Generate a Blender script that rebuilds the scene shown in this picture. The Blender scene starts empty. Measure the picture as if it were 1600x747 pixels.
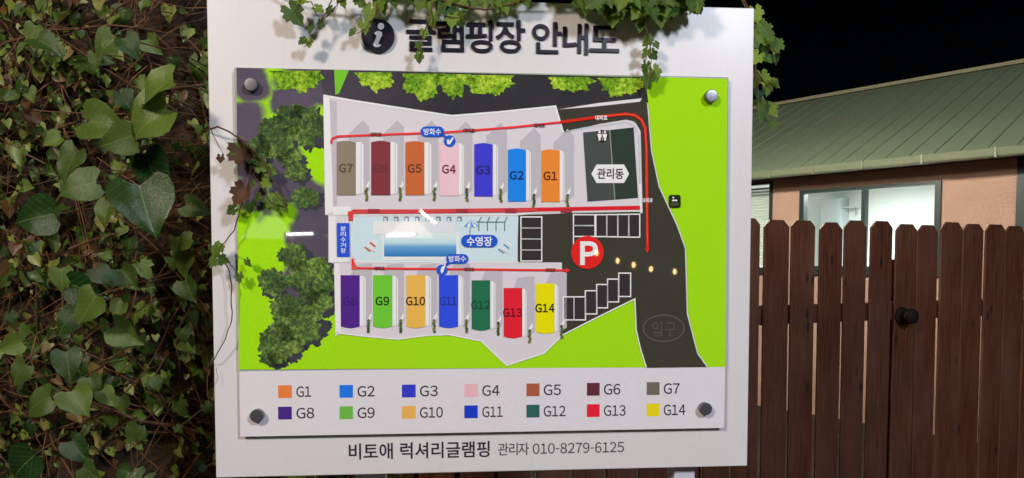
import bpy, bmesh, math, random
from mathutils import Vector, Matrix, noise
from mathutils.geometry import tessellate_polygon
SC = bpy.context.scene
COL = SC.collection
R = math.radians

# ------------------------------------------------------------------ camera
F = 1150.0; EYE = 1.62; PITCH = 0.0482; PPY = 460.7        # focal length and principal point of the 1600x747 photograph
cam = bpy.data.cameras.new('camera'); cam.sensor_width = 36.0; cam.lens = F / 1600 * 36
cam.shift_y = (PPY - 373.5) / 1600; cam.clip_start = 0.02; cam.clip_end = 500
camo = bpy.data.objects.new('camera', cam); COL.objects.link(camo)
camo.location = (0, 0, EYE); camo.rotation_euler = (math.pi / 2 - PITCH, 0, 0)
SC.camera = camo
# ------------------------------------------------------------------ night sky
SUN_EL, SUN_AZ = R(38), R(200)
w = bpy.data.worlds.new('World'); SC.world = w; w.use_nodes = True
nt = w.node_tree; bg = nt.nodes['Background']
sky = nt.nodes.new('ShaderNodeTexSky'); sky.sky_type = 'NISHITA'; sky.sun_disc = False
sky.sun_elevation = SUN_EL; sky.sun_rotation = SUN_AZ
nt.links.new(sky.outputs[0], bg.inputs[0]); bg.inputs[1].default_value = 0.0002
sl = bpy.data.lights.new('fill_sun', 'SUN'); sl.energy = 0.16; sl.angle = R(6); sl.color = (1, .93, .84)  # weak sun lamp added as general fill light, no moon is present
so = bpy.data.objects.new('fill_sun', sl); COL.objects.link(so)
sd = Vector((math.sin(SUN_AZ) * math.cos(SUN_EL), math.cos(SUN_AZ) * math.cos(SUN_EL), math.sin(SUN_EL)))
so.rotation_euler = sd.to_track_quat('Z', 'Y').to_euler(); so.location = sd * 20
SC.view_settings.view_transform = 'Standard'; SC.view_settings.look = 'None'
SC.view_settings.exposure = -0.28; SC.view_settings.gamma = 1.0
SC.cycles.max_bounces = 8; SC.cycles.transparent_max_bounces = 16
SC.cycles.use_denoising = True; SC.cycles.sample_clamp_indirect = 4

# ------------------------------------------------------------------ measuring: a photo pixel as a ray, cut with a plane
CP, SP = math.cos(PITCH), math.sin(PITCH)
def ray(px, py):
    a, b = (px - 800) / F, (PPY - py) / F
    return Vector((a, CP + b * SP, -SP + b * CP))
def at(px, py, Y):
    d = ray(px, py); return Vector((0, 0, EYE)) + d * (Y / d.y)
def hit(px, py, p0, n):
    d = ray(px, py); o = Vector((0, 0, EYE)); return o + d * ((p0 - o).dot(n) / d.dot(n))

# ------------------------------------------------------------------ helpers
def lin(c):
    return tuple(((x / 255) / 12.92 if x / 255 <= .04045 else (((x / 255) + .055) / 1.055) ** 2.4) for x in c)
def col(c, k=1.0):
    return tuple(min(.95, v * k) for v in lin(c)) + (1,)
MATS = {}
class N:
    """tiny node helper"""
    def __init__(s, name):
        s.m = bpy.data.materials.new(name); s.m.use_nodes = True; s.t = s.m.node_tree
        s.b = s.t.nodes['Principled BSDF']; s.out = s.t.nodes['Material Output']
    def n(s, typ, **kw):
        q = s.t.nodes.new('ShaderNode' + typ)
        for k, v in kw.items(): setattr(q, k, v)
        return q
    def l(s, a, b): s.t.links.new(a, b)
    def math(s, op, a, b=None, c=None):
        q = s.n('Math', operation=op)
        for i, v in enumerate((a, b, c)):
            if v is None: continue
            if isinstance(v, (int, float)): q.inputs[i].default_value = v
            else: s.l(v, q.inputs[i])
        return q.outputs[0]
    def ramp(s, fac, stops):
        q = s.n('ValToRGB'); e = q.color_ramp.elements
        while len(e) < len(stops): e.new(.5)
        for i, (p, c) in enumerate(stops): e[i].position = p; e[i].color = c
        s.l(fac, q.inputs[0]); return q.outputs[0]
    def mix(s, fac, a, b, blend='MIX'):
        q = s.n('Mix', data_type='RGBA', blend_type=blend)
        for sock, v in ((q.inputs['Factor'], fac), (q.inputs[6], a), (q.inputs[7], b)):
            if isinstance(v, (int, float)): sock.default_value = v
            elif isinstance(v, tuple): sock.default_value = v
            else: s.l(v, sock)
        return q.outputs[2]
    def noise(s, scale, detail=4, vec=None, rough=.55):
        q = s.n('TexNoise'); q.inputs['Scale'].default_value = scale; q.inputs['Detail'].default_value = detail; q.inputs['Roughness'].default_value = rough
        if vec is not None: s.l(vec, q.inputs['Vector'])
        return q.outputs['Fac']
    def coord(s, which='Object'): return s.n('TexCoord').outputs[which]
    def mapping(s, scale, which='Object', rot=(0, 0, 0)):
        q = s.n('Mapping'); q.inputs['Scale'].default_value = scale; q.inputs['Rotation'].default_value = rot
        s.l(s.coord(which), q.inputs['Vector']); return q.outputs[0]
    def bump(s, h, strength=.3, dist=.01):
        q = s.n('Bump'); q.inputs['Strength'].default_value = strength; q.inputs['Distance'].default_value = dist
        s.l(h, q.inputs['Height']); s.l(q.outputs[0], s.b.inputs['Normal'])
    def set(s, **kw):
        for k, v in kw.items():
            i = s.b.inputs[k.replace('_', ' ')]
            if isinstance(v, (int, float, tuple)): i.default_value = v
            else: s.l(v, i)
        return s
def plain(name, c, rough=.5, var=.08, scale=40, k=1.0, spec=.5, metallic=0.0, bump=0):
    if name in MATS: return MATS[name]
    s = N(name); base = col(c, k)
    f = s.noise(scale, 5, s.coord())
    s.set(Base_Color=s.mix(f, tuple(v * (1 - var) for v in base[:3]) + (1,), tuple(min(1, v * (1 + var)) for v in base[:3]) + (1,)), Roughness=rough, Metallic=metallic)
    s.b.inputs['Specular IOR Level'].default_value = spec
    if bump: s.bump(f, bump, .003)
    MATS[name] = s.m; return s.m
PK = 1.38                                                       # print pigments: photo colour to reflectance
def ink(c, rough=.02):
    return plain('print_%02x%02x%02x' % tuple(c), c, rough=rough, var=.04, scale=60, k=PK)

def mesh_obj(name, verts, faces, mat=None, parent=None, smooth=False, uvs=None, mats=None, fm=None):
    me = bpy.data.meshes.new(name); me.from_pydata([tuple(v) for v in verts], [], faces)
    if uvs:
        ul = me.uv_layers.new(name='uv')
        for li, lp in enumerate(me.loops): ul.data[li].uv = uvs[lp.vertex_index]
    for m_ in (mats or [mat]):
        if m_: me.materials.append(m_)
    if fm:
        for p, i in zip(me.polygons, fm): p.material_index = i
    if smooth:
        for p in me.polygons: p.use_smooth = True
    me.update()
    return link(name, me, parent)
def link(name, me, parent=None):
    o = bpy.data.objects.new(name, me); COL.objects.link(o)
    if parent: o.parent = parent
    return o
def tag(o, label=None, cat=None, group=None, kind=None):
    if label: o['label'] = label
    if cat: o['category'] = cat
    if group: o['group'] = group
    if kind: o['kind'] = kind
    return o
def thing(name, label, cat, loc=(0, 0, 0), rotz=0, group=None):
    o = bpy.data.objects.new(name, None); COL.objects.link(o); o.location = loc; o.rotation_euler = (0, 0, rotz); o.empty_display_size = .1
    return tag(o, label, cat, group)
class MB:
    def __init__(s): s.v = []; s.f = []; s.uv = []
    def add(s, vs, fs, uv=None):
        b = len(s.v); s.v += [Vector(v) for v in vs]; s.f += [tuple(b + i for i in f) for f in fs]
        s.uv += (uv or [(0, 0)] * len(vs)); return s
    def box(s, a, b):
        (x0, y0, z0), (x1, y1, z1) = a, b
        return s.add([(x0, y0, z0), (x1, y0, z0), (x1, y1, z0), (x0, y1, z0), (x0, y0, z1), (x1, y0, z1), (x1, y1, z1), (x0, y1, z1)],
                     [(0, 3, 2, 1), (4, 5, 6, 7), (0, 1, 5, 4), (1, 2, 6, 5), (2, 3, 7, 6), (3, 0, 4, 7)])
    def tube(s, pts, rad, seg=6, cap=True):
        pts = [Vector(p) for p in pts]; n = len(pts); rads = rad if isinstance(rad, (list, tuple)) else [rad] * n
        vs = []; nrm = None
        for i, p in enumerate(pts):
            t = (pts[min(i + 1, n - 1)] - pts[max(i - 1, 0)]).normalized()
            if nrm is None: nrm = t.orthogonal().normalized()
            else: nrm = (nrm - t * nrm.dot(t)).normalized()
            bn = t.cross(nrm)
            for k in range(seg):
                a = 2 * math.pi * k / seg; vs.append(p + (nrm * math.cos(a) + bn * math.sin(a)) * rads[i])
        fs = [(i * seg + k, i * seg + (k + 1) % seg, (i + 1) * seg + (k + 1) % seg, (i + 1) * seg + k) for i in range(n - 1) for k in range(seg)]
        if cap: fs += [tuple(range(seg))[::-1], tuple((n - 1) * seg + k for k in range(seg))]
        return s.add(vs, fs)
    def lathe(s, prof, c, axis, seg=20):
        """prof: (radius, along-axis) pairs"""
        axis = Vector(axis).normalized(); a = axis.orthogonal().normalized(); b = axis.cross(a); c = Vector(c)
        vs = [c + axis * h + (a * math.cos(2 * math.pi * k / seg) + b * math.sin(2 * math.pi * k / seg)) * r for r, h in prof for k in range(seg)]
        n = len(prof)
        fs = [(i * seg + k, i * seg + (k + 1) % seg, (i + 1) * seg + (k + 1) % seg, (i + 1) * seg + k) for i in range(n - 1) for k in range(seg)]
        fs += [tuple(range(seg))[::-1], tuple((n - 1) * seg + k for k in range(seg))]
        return s.add(vs, fs)
    def build(s, name, mat, parent=None, smooth=False, uv=False):
        return mesh_obj(name, s.v, s.f, mat, parent, smooth, s.uv if uv else None)
def bevel(o, wd=.003, seg=2):
    m = o.modifiers.new('bevel', 'BEVEL'); m.width = wd; m.segments = seg; m.limit_method = 'ANGLE'; m.angle_limit = R(40); return o

# ------------------------------------------------------------------ shared materials
def wood_mat():
    s = N('stained_wood'); rnd = s.n('ObjectInfo').outputs['Random']
    sh = s.n('VectorMath', operation='ADD'); s.l(s.coord(), sh.inputs[0]); cb = s.n('CombineXYZ'); s.l(s.math('MULTIPLY', rnd, 37.0), cb.inputs[0]); s.l(s.math('MULTIPLY', rnd, 91.0), cb.inputs[2]); s.l(cb.outputs[0], sh.inputs[1])
    def mp(sc): q = s.n('Mapping'); q.inputs['Scale'].default_value = sc; s.l(sh.outputs[0], q.inputs['Vector']); return q.outputs[0]
    nz = s.noise(3, 7, mp((34, 30, 1.5)), .62); big = s.noise(1.6, 4, mp((2.5, 2.5, 1.0)))
    v = s.n('TexVoronoi'); v.inputs['Scale'].default_value = 1.0; s.l(mp((11, 11, 4.2)), v.inputs['Vector']); knot = s.ramp(v.outputs['Distance'], [(.06, (1, 1, 1, 1)), (.15, (0, 0, 0, 1))])
    c = s.ramp(nz, [(.3, col((44, 21, 12))), (.52, col((96, 54, 33))), (.75, col((126, 77, 49)))])
    c = s.mix(s.math('MULTIPLY', rnd, .5), c, col((84, 36, 20)))
    c = s.mix(s.math('MULTIPLY', s.ramp(big, [(.42, (0, 0, 0, 1)), (.7, (1, 1, 1, 1))]), .55), c, col((120, 84, 64)))
    c = s.mix(s.math('MULTIPLY', knot, .8), c, col((26, 13, 8)))
    s.set(Base_Color=c, Roughness=s.math('ADD', s.math('MULTIPLY', big, .35), .42)); s.bump(s.math('ADD', nz, s.math('MULTIPLY', knot, .4)), .45, .004); return s.m
def leaf_mat(name, dark, light, vein, rough=.38, island=False, transl=.25, ramp=None):
    s = N(name)
    rnd = s.n('NewGeometry').outputs['Random Per Island'] if island else s.n('ObjectInfo').outputs['Random']
    uv = s.n('SeparateXYZ'); s.l(s.coord('UV'), uv.inputs[0]); x, y = uv.outputs[0], uv.outputs[1]
    ax = s.math('ABSOLUTE', s.math('SUBTRACT', x, .5))
    mid = s.math('LESS_THAN', ax, .011)
    fr = s.math('FRACT', s.math('MULTIPLY', s.math('SUBTRACT', y, s.math('MULTIPLY', ax, .85)), 5.2))
    side = s.math('LESS_THAN', s.math('ABSOLUTE', s.math('SUBTRACT', fr, .5)), .03)
    v = s.math('MAXIMUM', mid, s.math('MULTIPLY', side, .6))
    mott = s.noise(38, 4, s.coord())
    c = s.ramp(rnd, [(q, col(v_)) for q, v_ in ramp]) if ramp else s.mix(rnd, col(dark), col(light)); c = s.mix(s.math('MULTIPLY', mott, .55), c, col(tuple(int(q * .55) for q in dark)))
    c = s.mix(s.math('MULTIPLY', v, .42), c, col(vein))
    s.set(Base_Color=c, Roughness=s.math('ADD', s.math('MULTIPLY', mott, .25), rough - .1))
    hgt = s.math('SUBTRACT', s.math('MULTIPLY', mott, .6), s.math('MULTIPLY', v, .5)); s.bump(hgt, .45, .004)
    tr = s.n('BsdfTranslucent'); s.l(c, tr.inputs[0]); mx = s.n('MixShader'); mx.inputs[0].default_value = transl
    s.l(s.b.outputs[0], mx.inputs[1]); s.l(tr.outputs[0], mx.inputs[2]); s.l(mx.outputs[0], s.out.inputs[0])
    return s.m
def twig_mat(name, a, b):
    s = N(name); f = s.noise(30, 5, s.coord()); i = s.n('NewGeometry').outputs['Random Per Island']
    s.set(Base_Color=s.mix(i, s.mix(f, col(a), col(b)), col(tuple(int(q * .5) for q in a))), Roughness=.75); s.bump(f, .5, .003); return s.m
def emit(name, c, strength):
    s = N(name); s.b.inputs['Base Color'].default_value = (.8, .8, .8, 1); s.b.inputs['Emission Color'].default_value = c + (1,); s.b.inputs['Emission Strength'].default_value = strength; return s.m
M_WOOD = wood_mat()
M_TWIG = twig_mat('vine_bark', (98, 64, 38), (156, 108, 66)); M_TWIG_RED = twig_mat('young_vine_bark', (110, 66, 46), (130, 84, 60))
M_LEAF = leaf_mat('ivy_leaf', (32, 70, 28), (122, 146, 60), (150, 172, 100), .24)
M_LEAF_S = leaf_mat('ivy_small_leaf', (40, 66, 24), (142, 144, 66), (150, 170, 100), .4, island=True, ramp=[(0, (44, 76, 30)), (.35, (96, 128, 46)), (.64, (158, 170, 72)), (.82, (184, 182, 108)), (.9, (134, 88, 48)), (1, (92, 54, 30))])
M_VINE = leaf_mat('young_vine_leaf', (62, 104, 34), (142, 170, 50), (180, 196, 96), .42, transl=.3)
M_DEAD = leaf_mat('withered_leaf', (106, 68, 42), (74, 58, 36), (140, 96, 64), .6)
def board_mat():
    s = N('white_board'); st = s.noise(3, 6, s.mapping((26, 1, 1.3))); bl = s.noise(5, 5, s.coord()); sp = s.noise(160, 2, s.coord())
    c = s.mix(s.math('MULTIPLY', s.ramp(st, [(.52, (0, 0, 0, 1)), (.78, (1, 1, 1, 1))]), .09), col((232, 228, 229), .95), col((176, 168, 158)))
    c = s.mix(s.math('MULTIPLY', s.ramp(bl, [(.5, (0, 0, 0, 1)), (.8, (1, 1, 1, 1))]), .14), c, col((206, 190, 176)))
    c = s.mix(s.ramp(sp, [(.76, (0, 0, 0, 1)), (.8, (.35, .35, .35, 1))]), c, col((140, 128, 116)))
    s.set(Base_Color=c, Roughness=s.math('ADD', s.math('MULTIPLY', bl, .2), .24)); return s.m
M_WHITE = board_mat()
M_EDGE = plain('board_edge', (150, 60, 60), rough=.5, k=.6)
M_STEEL = plain('brushed_steel', (122, 122, 128), rough=.3, metallic=.72, var=.1, scale=200)
M_BLACK = plain('black_metal', (22, 22, 24), rough=.35)
M_POST = plain('white_post_paint', (205, 206, 220), rough=.45)

# ------------------------------------------------------------------ ground
def ground_mat():
    s = N('dark_gravel'); v = s.n('TexVoronoi'); v.inputs['Scale'].default_value = 45; s.l(s.coord(), v.inputs['Vector']); f = s.noise(3, 6, s.coord())
    s.set(Base_Color=s.mix(f, s.ramp(v.outputs['Distance'], [(0, col((96, 88, 78))), (.6, col((50, 44, 38)))]), col((70, 62, 48))), Roughness=.9); s.bump(v.outputs['Distance'], .6, .02); return s.m
tag(mesh_obj('ground', [(-80, -80, 0), (80, -80, 0), (80, 80, 0), (-80, 80, 0)], [(0, 1, 2, 3)], ground_mat()), kind='structure')

# ------------------------------------------------------------------ information sign: local x along the board, z up, -y towards the viewer
YAW = 0.0776; SW, SH = 1.2, 1.0448
S0 = Vector((-.65, 1.5949, 1.1407)); EX = Vector((math.cos(YAW), math.sin(YAW), 0)); NRM = Vector((math.sin(YAW), -math.cos(YAW), 0))
sign = thing('information_sign', 'white campsite guide board with colour map panel and dark Korean title letters', 'sign', (S0.x, S0.y, 0), YAW)
def S(px, py, wz=0.0):
    """pixel on the sign plane (wz metres in front of the board) -> local point of the sign"""
    p = hit(px, py, S0 + NRM * wz, NRM); d = p - S0
    return Vector((d.dot(EX), -wz, p.z))
def SWd(px, py, wz): l = S(px, py, wz); return Vector((S0.x, S0.y, 0)) + EX * l.x + NRM * wz + Vector((0, 0, l.z))
Z0 = S0.z
bd = MB().box((0, 0, Z0), (SW, .03, Z0 + SH)).build('board', M_WHITE, sign); bevel(bd, .002)
for px0, px1 in ((556, 603), (1050, 1082)):
    u0, u1 = S(px0, 745, -.05).x, S(px1, 735, -.05).x
    bevel(MB().box((u0, .031, 0.002), (u1, .031 + .05, Z0 + SH - .1)).build('leg', M_POST, sign), .003)
# raised letters -----------------------------------------------------
def text_mesh(body, offset=0.0):
    """Latin letters and figures come from the full-width forms of the Korean sans, set tight one by one"""
    if not any('!' < ch < '~' for ch in body): return glyphs(body, offset)
    out = bmesh.new(); x = 0.0
    for ch in body:
        if ch == ' ': x += .25; continue
        if ch == '-': g_ = bmesh.new(); g_.faces.new([g_.verts.new(v) for v in ((0, .30, 0), (.3, .30, 0), (.3, .37, 0), (0, .37, 0))])
        else: g_ = glyphs(chr(ord(ch) + 0xFEE0) if '!' < ch < '~' else ch, offset)
        a_ = min(v.co.x for v in g_.verts); b_ = max(v.co.x for v in g_.verts); mp = {}
        for v in g_.verts: mp[v] = out.verts.new((v.co.x - a_ + x, v.co.y, 0))
        for f in g_.faces:
            try: out.faces.new([mp[v] for v in f.verts])
            except ValueError: pass
        x += b_ - a_ + (.085 if '!' < ch < '~' else .06); g_.free()
    return out
def glyphs(body, offset=0.0):
    c = bpy.data.curves.new('tmp', 'FONT'); c.body = body; c.offset = offset; c.resolution_u = 4
    o = bpy.data.objects.new('tmp', c); COL.objects.link(o)
    dg = bpy.context.evaluated_depsgraph_get(); dg.update(); me = bpy.data.meshes.new_from_object(o.evaluated_get(dg))
    vs = [v.co.copy() for v in me.vertices]; fs = [tuple(p.vertices) for p in me.polygons]
    bpy.data.objects.remove(o); bpy.data.curves.remove(c); bpy.data.meshes.remove(me)
    bmx = bmesh.new(); bv = [bmx.verts.new(v) for v in vs]
    for f in fs:
        try: bmx.faces.new([bv[i] for i in f])
        except ValueError: pass
    bmesh.ops.remove_doubles(bmx, verts=bmx.verts, dist=1e-5); return bmx
def sign_text(name, body, box, wz, mat, parent, depth=0.0, offset=0.0, slant=0.0, rot=0):
    """letters filling a pixel box (x0,y0,x1,y1) of the photo, laid square to the board"""
    x0, y0, x1, y1 = box; cx, cy = (x0 + x1) / 2, (y0 + y1) / 2
    bmx = text_mesh(body, offset)
    if rot: bmesh.ops.rotate(bmx, verts=bmx.verts, cent=(0, 0, 0), matrix=Matrix.Rotation(rot, 3, 'Z'))
    a = [min(v.co[i] for v in bmx.verts) for i in (0, 1)]; b = [max(v.co[i] for v in bmx.verts) for i in (0, 1)]
    uL, uR = S(x0, cy, wz).x, S(x1, cy, wz).x; vT, vB = S(cx, y0, wz).z, S(cx, y1, wz).z
    for v in bmx.verts:
        fx = (v.co.x - a[0]) / (b[0] - a[0] + 1e-9); fy = (v.co.y - a[1]) / (b[1] - a[1] + 1e-9)
        v.co = Vector((uL + (uR - uL) * fx + slant * (fy - .5) * (vT - vB), -wz, vB + (vT - vB) * fy))
    if depth:
        r = bmesh.ops.extrude_face_region(bmx, geom=list(bmx.faces))
        for g in r['geom']:
            if isinstance(g, bmesh.types.BMVert): g.co.y -= depth
        bmesh.ops.recalc_face_normals(bmx, faces=list(bmx.faces))
    me = bpy.data.meshes.new(name); bmx.to_mesh(me); bmx.free(); me.materials.append(mat)
    return link(name, me, parent)
M_NAVY = plain('navy_acrylic', (30, 24, 46), rough=.28, k=.8)
M_NAVY_PRINT = plain('dark_vinyl', (44, 36, 58), rough=.4, k=.8)
M_GREY_PRINT = plain('grey_vinyl', (84, 78, 90), rough=.4, k=.8)
for ch, bx in (('글', (634.5, 31, 680, 80)), ('램', (683, 32, 725, 81)), ('핑', (728.5, 32, 770, 82.5)), ('장', (774, 32, 820.5, 83)),
               ('안', (831, 35, 877, 84)), ('내', (879, 37, 918.5, 86)), ('도', (921, 41, 967, 82))):
    sign_text('title_letter', ch, bx, .0005, M_NAVY, sign, depth=.004, offset=.015)
def disc(name, px, py, rpx, wz, mat, parent, depth=0, n=40, ry=None):
    c = S(px, py, wz); r = (S(px + rpx, py, wz) - S(px - rpx, py, wz)).length / 2; rr = r if ry is None else r * ry / rpx
    ring = [(c.x + r * math.cos(2 * math.pi * k / n), -wz, c.z + rr * math.sin(2 * math.pi * k / n)) for k in range(n)]
    if not depth: return mesh_obj(name, ring, [tuple(range(n))], mat, parent)
    fr = [(x, y - depth, z) for x, y, z in ring]
    return mesh_obj(name, ring + fr, [tuple(range(n, 2 * n)), tuple(range(n))[::-1]] + [(k, (k + 1) % n, n + (k + 1) % n, n + k) for k in range(n)], mat, parent)
em = disc('information_emblem', 591, 57, 26, .0005, M_NAVY, sign, depth=.007)
M_EMB = plain('emblem_white', (222, 216, 218), rough=.4)
def spoly(name, pts, wz, mat, parent):
    """flat polygon through photo pixels, on the sign"""
    vs = [S(x, y, wz) for x, y in pts]; tri = tessellate_polygon([[Vector((v.x, v.z, 0)) for v in vs]])
    fs = []
    for t in tri:
        a, b, c = (vs[i] for i in t); fs.append(t if ((b - a).cross(c - a)).y < 0 else t[::-1])
    return mesh_obj(name, vs, fs, mat, parent)
disc('emblem_dot', 595, 41, 5.2, .0080, M_EMB, em)
spoly('emblem_stem', [(585, 51), (591, 48), (597, 50), (597, 55), (592, 66), (592, 69), (596, 70), (593, 73), (587, 74), (583, 71), (584, 67), (588, 58), (588, 54), (586, 54)], .0080, M_EMB, em)
sign_text('brand_lettering', '비토애 럭셔리글램핑', (545, 691, 765, 716.5), .0008, M_NAVY_PRINT, sign, offset=.012)
sign_text('contact_lettering', '관리자 010-8279-6125', (778, 690.5, 975, 710), .0008, M_GREY_PRINT, sign, offset=.004)

# ------------------------------------------------------------------ map panel of the sign
PW = .014                                                        # its front stands this far off the board
c00, c11 = S(374, 681, PW), S(1138, 121.5, PW)
c01, c10 = S(367.8, 104.3, PW), S(1131, 670, PW)
PU0, PU1, PV0, PV1 = (c00.x + c01.x) / 2, (c11.x + c10.x) / 2, (c00.z + c10.z) / 2, (c01.z + c11.z) / 2
def acrylic():
    s = N('acrylic_sheet'); s.set(Base_Color=col((206, 210, 206), .95), Roughness=.05); s.b.inputs['Transmission Weight'].default_value = .35; return s.m
panel = MB().box((PU0, -PW, PV0), (PU1, -PW + .005, PV1)).build('map_panel', acrylic(), sign); bevel(panel, .0008)
_L = [0]
def wz_(k): return PW + .0006 + k * .00022                       # print layers, a hair apart
def P(name, pts, layer, c): return spoly(name, pts, wz_(layer), c if not isinstance(c, tuple) else ink(c), panel)
def rect(x0, y0, x1, y1): return [(x0, y0), (x1, y0), (x1, y1), (x0, y1)]
def prect(name, x0, y0, x1, y1, layer, c, parent=None):
    """rectangle square to the board whose middle lines are measured in the photo"""
    wz = wz_(layer); cx, cy = (x0 + x1) / 2, (y0 + y1) / 2
    a, b, t, d = S(x0, cy, wz).x, S(x1, cy, wz).x, S(cx, y0, wz).z, S(cx, y1, wz).z
    return mesh_obj(name, [(a, -wz, d), (b, -wz, d), (b, -wz, t), (a, -wz, t)], [(0, 1, 2, 3)], ink(c) if isinstance(c, tuple) else c, parent or panel)
def strip(name, pts, wpx, layer, c, closed=False, arrow=0):
    wz = wz_(layer); v = [S(x, y, wz) for x, y in pts]; n = len(v); hw = wpx / 1.44e3 / 2 * 2.0; hw = wpx * .00143 / 2
    vs = []; fs = []
    for i in range(n):
        a = v[(i - 1) % n] if closed or i > 0 else v[i]; b = v[(i + 1) % n] if closed or i < n - 1 else v[i]
        d1 = (v[i] - a).normalized() if (v[i] - a).length > 1e-9 else (b - v[i]).normalized(); d2 = (b - v[i]).normalized() if (b - v[i]).length > 1e-9 else d1
        nrm1 = Vector((-d1.z, 0, d1.x)); nrm2 = Vector((-d2.z, 0, d2.x)); m_ = (nrm1 + nrm2).normalized(); m_ *= hw / max(.4, m_.dot(nrm1))
        vs += [v[i] + m_, v[i] - m_]
    for i in range(n if closed else n - 1):
        j = (i + 1) % n; fs.append((2 * i, 2 * i + 1, 2 * j + 1, 2 * j))
    if arrow:
        d = (v[-1] - v[-2]).normalized(); q = Vector((-d.z, 0, d.x)); k = len(vs); L = arrow * .00143
        vs += [v[-1] + q * L * .8, v[-1] - q * L * .8, v[-1] + d * L * 1.5]; fs.append((k, k + 1, k + 2))
    return mesh_obj(name, vs, fs, ink(c) if isinstance(c, tuple) else c, panel)
def pr_text(name, body, box, layer, c, **kw): return sign_text(name, body, box, wz_(layer), ink(c), panel, **kw)

def lawn_mat():
    s = N('print_lawn'); f = s.noise(220, 3, s.coord()); g = s.noise(7, 3, s.coord())
    s.set(Base_Color=s.mix(g, s.mix(f, col((140, 198, 20), PK), col((158, 214, 30), PK)), col((150, 202, 26), PK)), Roughness=.02); return s.m
def tree_print(name, a, b, c_, mixc):
    s = N(name); f = s.noise(120, 7, s.coord(), .72); g_ = s.noise(26, 4, s.coord()); i = s.n('ObjectInfo').outputs['Random']
    h = s.math('ADD', s.math('MULTIPLY', f, .7), s.math('MULTIPLY', g_, .42))
    c = s.ramp(h, [(.45, col(a, PK)), (.56, col(b, PK)), (.68, col(c_, PK))])
    s.set(Base_Color=s.mix(s.math('MULTIPLY', i, .3), c, col(mixc, PK)), Roughness=.02); return s.m
def dark_print(name, a, b, sc=9):
    s = N(name); f = s.noise(sc, 4, s.coord()); s.set(Base_Color=s.mix(f, col(a, PK), col(b, PK)), Roughness=.02); return s.m
def woodland_print():
    s = N('print_woodland_floor'); f = s.noise(14, 4, s.coord()); sp = s.n('SeparateXYZ'); s.l(s.coord(), sp.inputs[0]); g_ = s.n('MapRange'); s.l(sp.outputs[0], g_.inputs[0]); g_.inputs[1].default_value = .12; g_.inputs[2].default_value = .5
    s.set(Base_Color=s.mix(g_.outputs[0], s.mix(f, col((94, 80, 96), PK), col((62, 58, 70), PK)), s.mix(f, col((60, 56, 60), PK), col((38, 42, 44), PK))), Roughness=.02); return s.m
I_LAWN = lawn_mat(); I_TREE = tree_print('print_tree_canopy', (52, 84, 26), (116, 156, 34), (186, 208, 70), (70, 120, 40)); I_TREE_M = tree_print('print_muted_canopy', (40, 54, 42), (74, 98, 48), (134, 160, 74), (60, 76, 52)); I_FOREST = woodland_print()
I_ASPH = dark_print('print_asphalt', (64, 60, 52), (52, 54, 45)); I_PAVE = dark_print('print_paving', (206, 199, 203), (196, 190, 197), 5)
I_TREE_D = dark_print('print_dark_canopy', (44, 56, 52), (70, 62, 74), 60)
def rough(pts, amp=5, step=7):
    out = []; n_ = len(pts)
    for i in range(n_):
        (x0, y0), (x1, y1) = pts[i], pts[(i + 1) % n_]; m_ = max(1, int(math.hypot(x1 - x0, y1 - y0) / step))
        inner = min(x0, x1) > 372 and min(y0, y1) > 125 and max(x0, x1) < 530
        for k in range(m_):
            x, y = x0 + (x1 - x0) * k / m_, y0 + (y1 - y0) * k / m_
            if inner and k: x += amp * noise.noise(Vector((x * .13, y * .13, 1))) * 1.6; y += amp * noise.noise(Vector((x * .13, y * .13, 9))) * 1.6
            out.append((x, y))
    return out
# base of the print
prect('legend_field', 374.5, 576, 1132, 675.5, 0, (204, 199, 204))
P('map_lawn', [(369.5, 105.8), (1136.5, 123), (1133.5, 573.5), (373, 577.5)], 1, I_LAWN)
def soft_woodland(spots):
    s = N('print_woodland_shade'); w_ = s.n('TexNoise'); w_.inputs['Scale'].default_value = 16; w_.inputs['Detail'].default_value = 5; s.l(s.coord(), w_.inputs['Vector'])
    o_ = s.n('VectorMath', operation='MULTIPLY_ADD'); s.l(w_.outputs['Color'], o_.inputs[0]); o_.inputs[1].default_value = (.05, 0, .05); s.l(s.coord(), o_.inputs[2])
    sub = s.n('VectorMath', operation='SUBTRACT'); s.l(o_.outputs[0], sub.inputs[0]); sub.inputs[1].default_value = (.025, 0, .025); acc = None
    for px, py, r_ in spots:
        c_ = S(px, py, wz_(2)); d = s.n('VectorMath', operation='DISTANCE'); s.l(sub.outputs[0], d.inputs[0]); d.inputs[1].default_value = c_
        m_ = s.n('MapRange', interpolation_type='SMOOTHSTEP'); s.l(d.outputs['Value'], m_.inputs[0]); R_ = r_ * .00143; m_.inputs[1].default_value = R_ * 1.1; m_.inputs[2].default_value = R_ * .72; m_.inputs[3].default_value = 0; m_.inputs[4].default_value = 1
        acc = m_.outputs[0] if acc is None else s.math('MAXIMUM', acc, m_.outputs[0])
    f = s.noise(14, 4, s.coord()); lf = s.noise(220, 3, s.coord())
    c = s.mix(acc, s.mix(lf, col((140, 198, 20), PK), col((158, 214, 30), PK)), s.mix(f, col((98, 86, 102), PK), col((66, 62, 74), PK)))
    s.set(Base_Color=c, Roughness=.02); return s.m
P('map_woodland', [(369.5, 105.8), (524, 109.2), (524, 577), (373, 577.5)], 2, soft_woodland([(392, 130, 34), (382, 190, 36), (388, 250, 38), (392, 300, 30), (440, 160, 24), (466, 140, 40), (500, 130, 36), (460, 200, 34), (440, 250, 34), (452, 290, 34), (484, 310, 34), (490, 350, 36), (500, 400, 34), (470, 380, 26), (480, 440, 42), (500, 470, 24), (460, 490, 32), (440, 520, 22)]))
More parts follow.
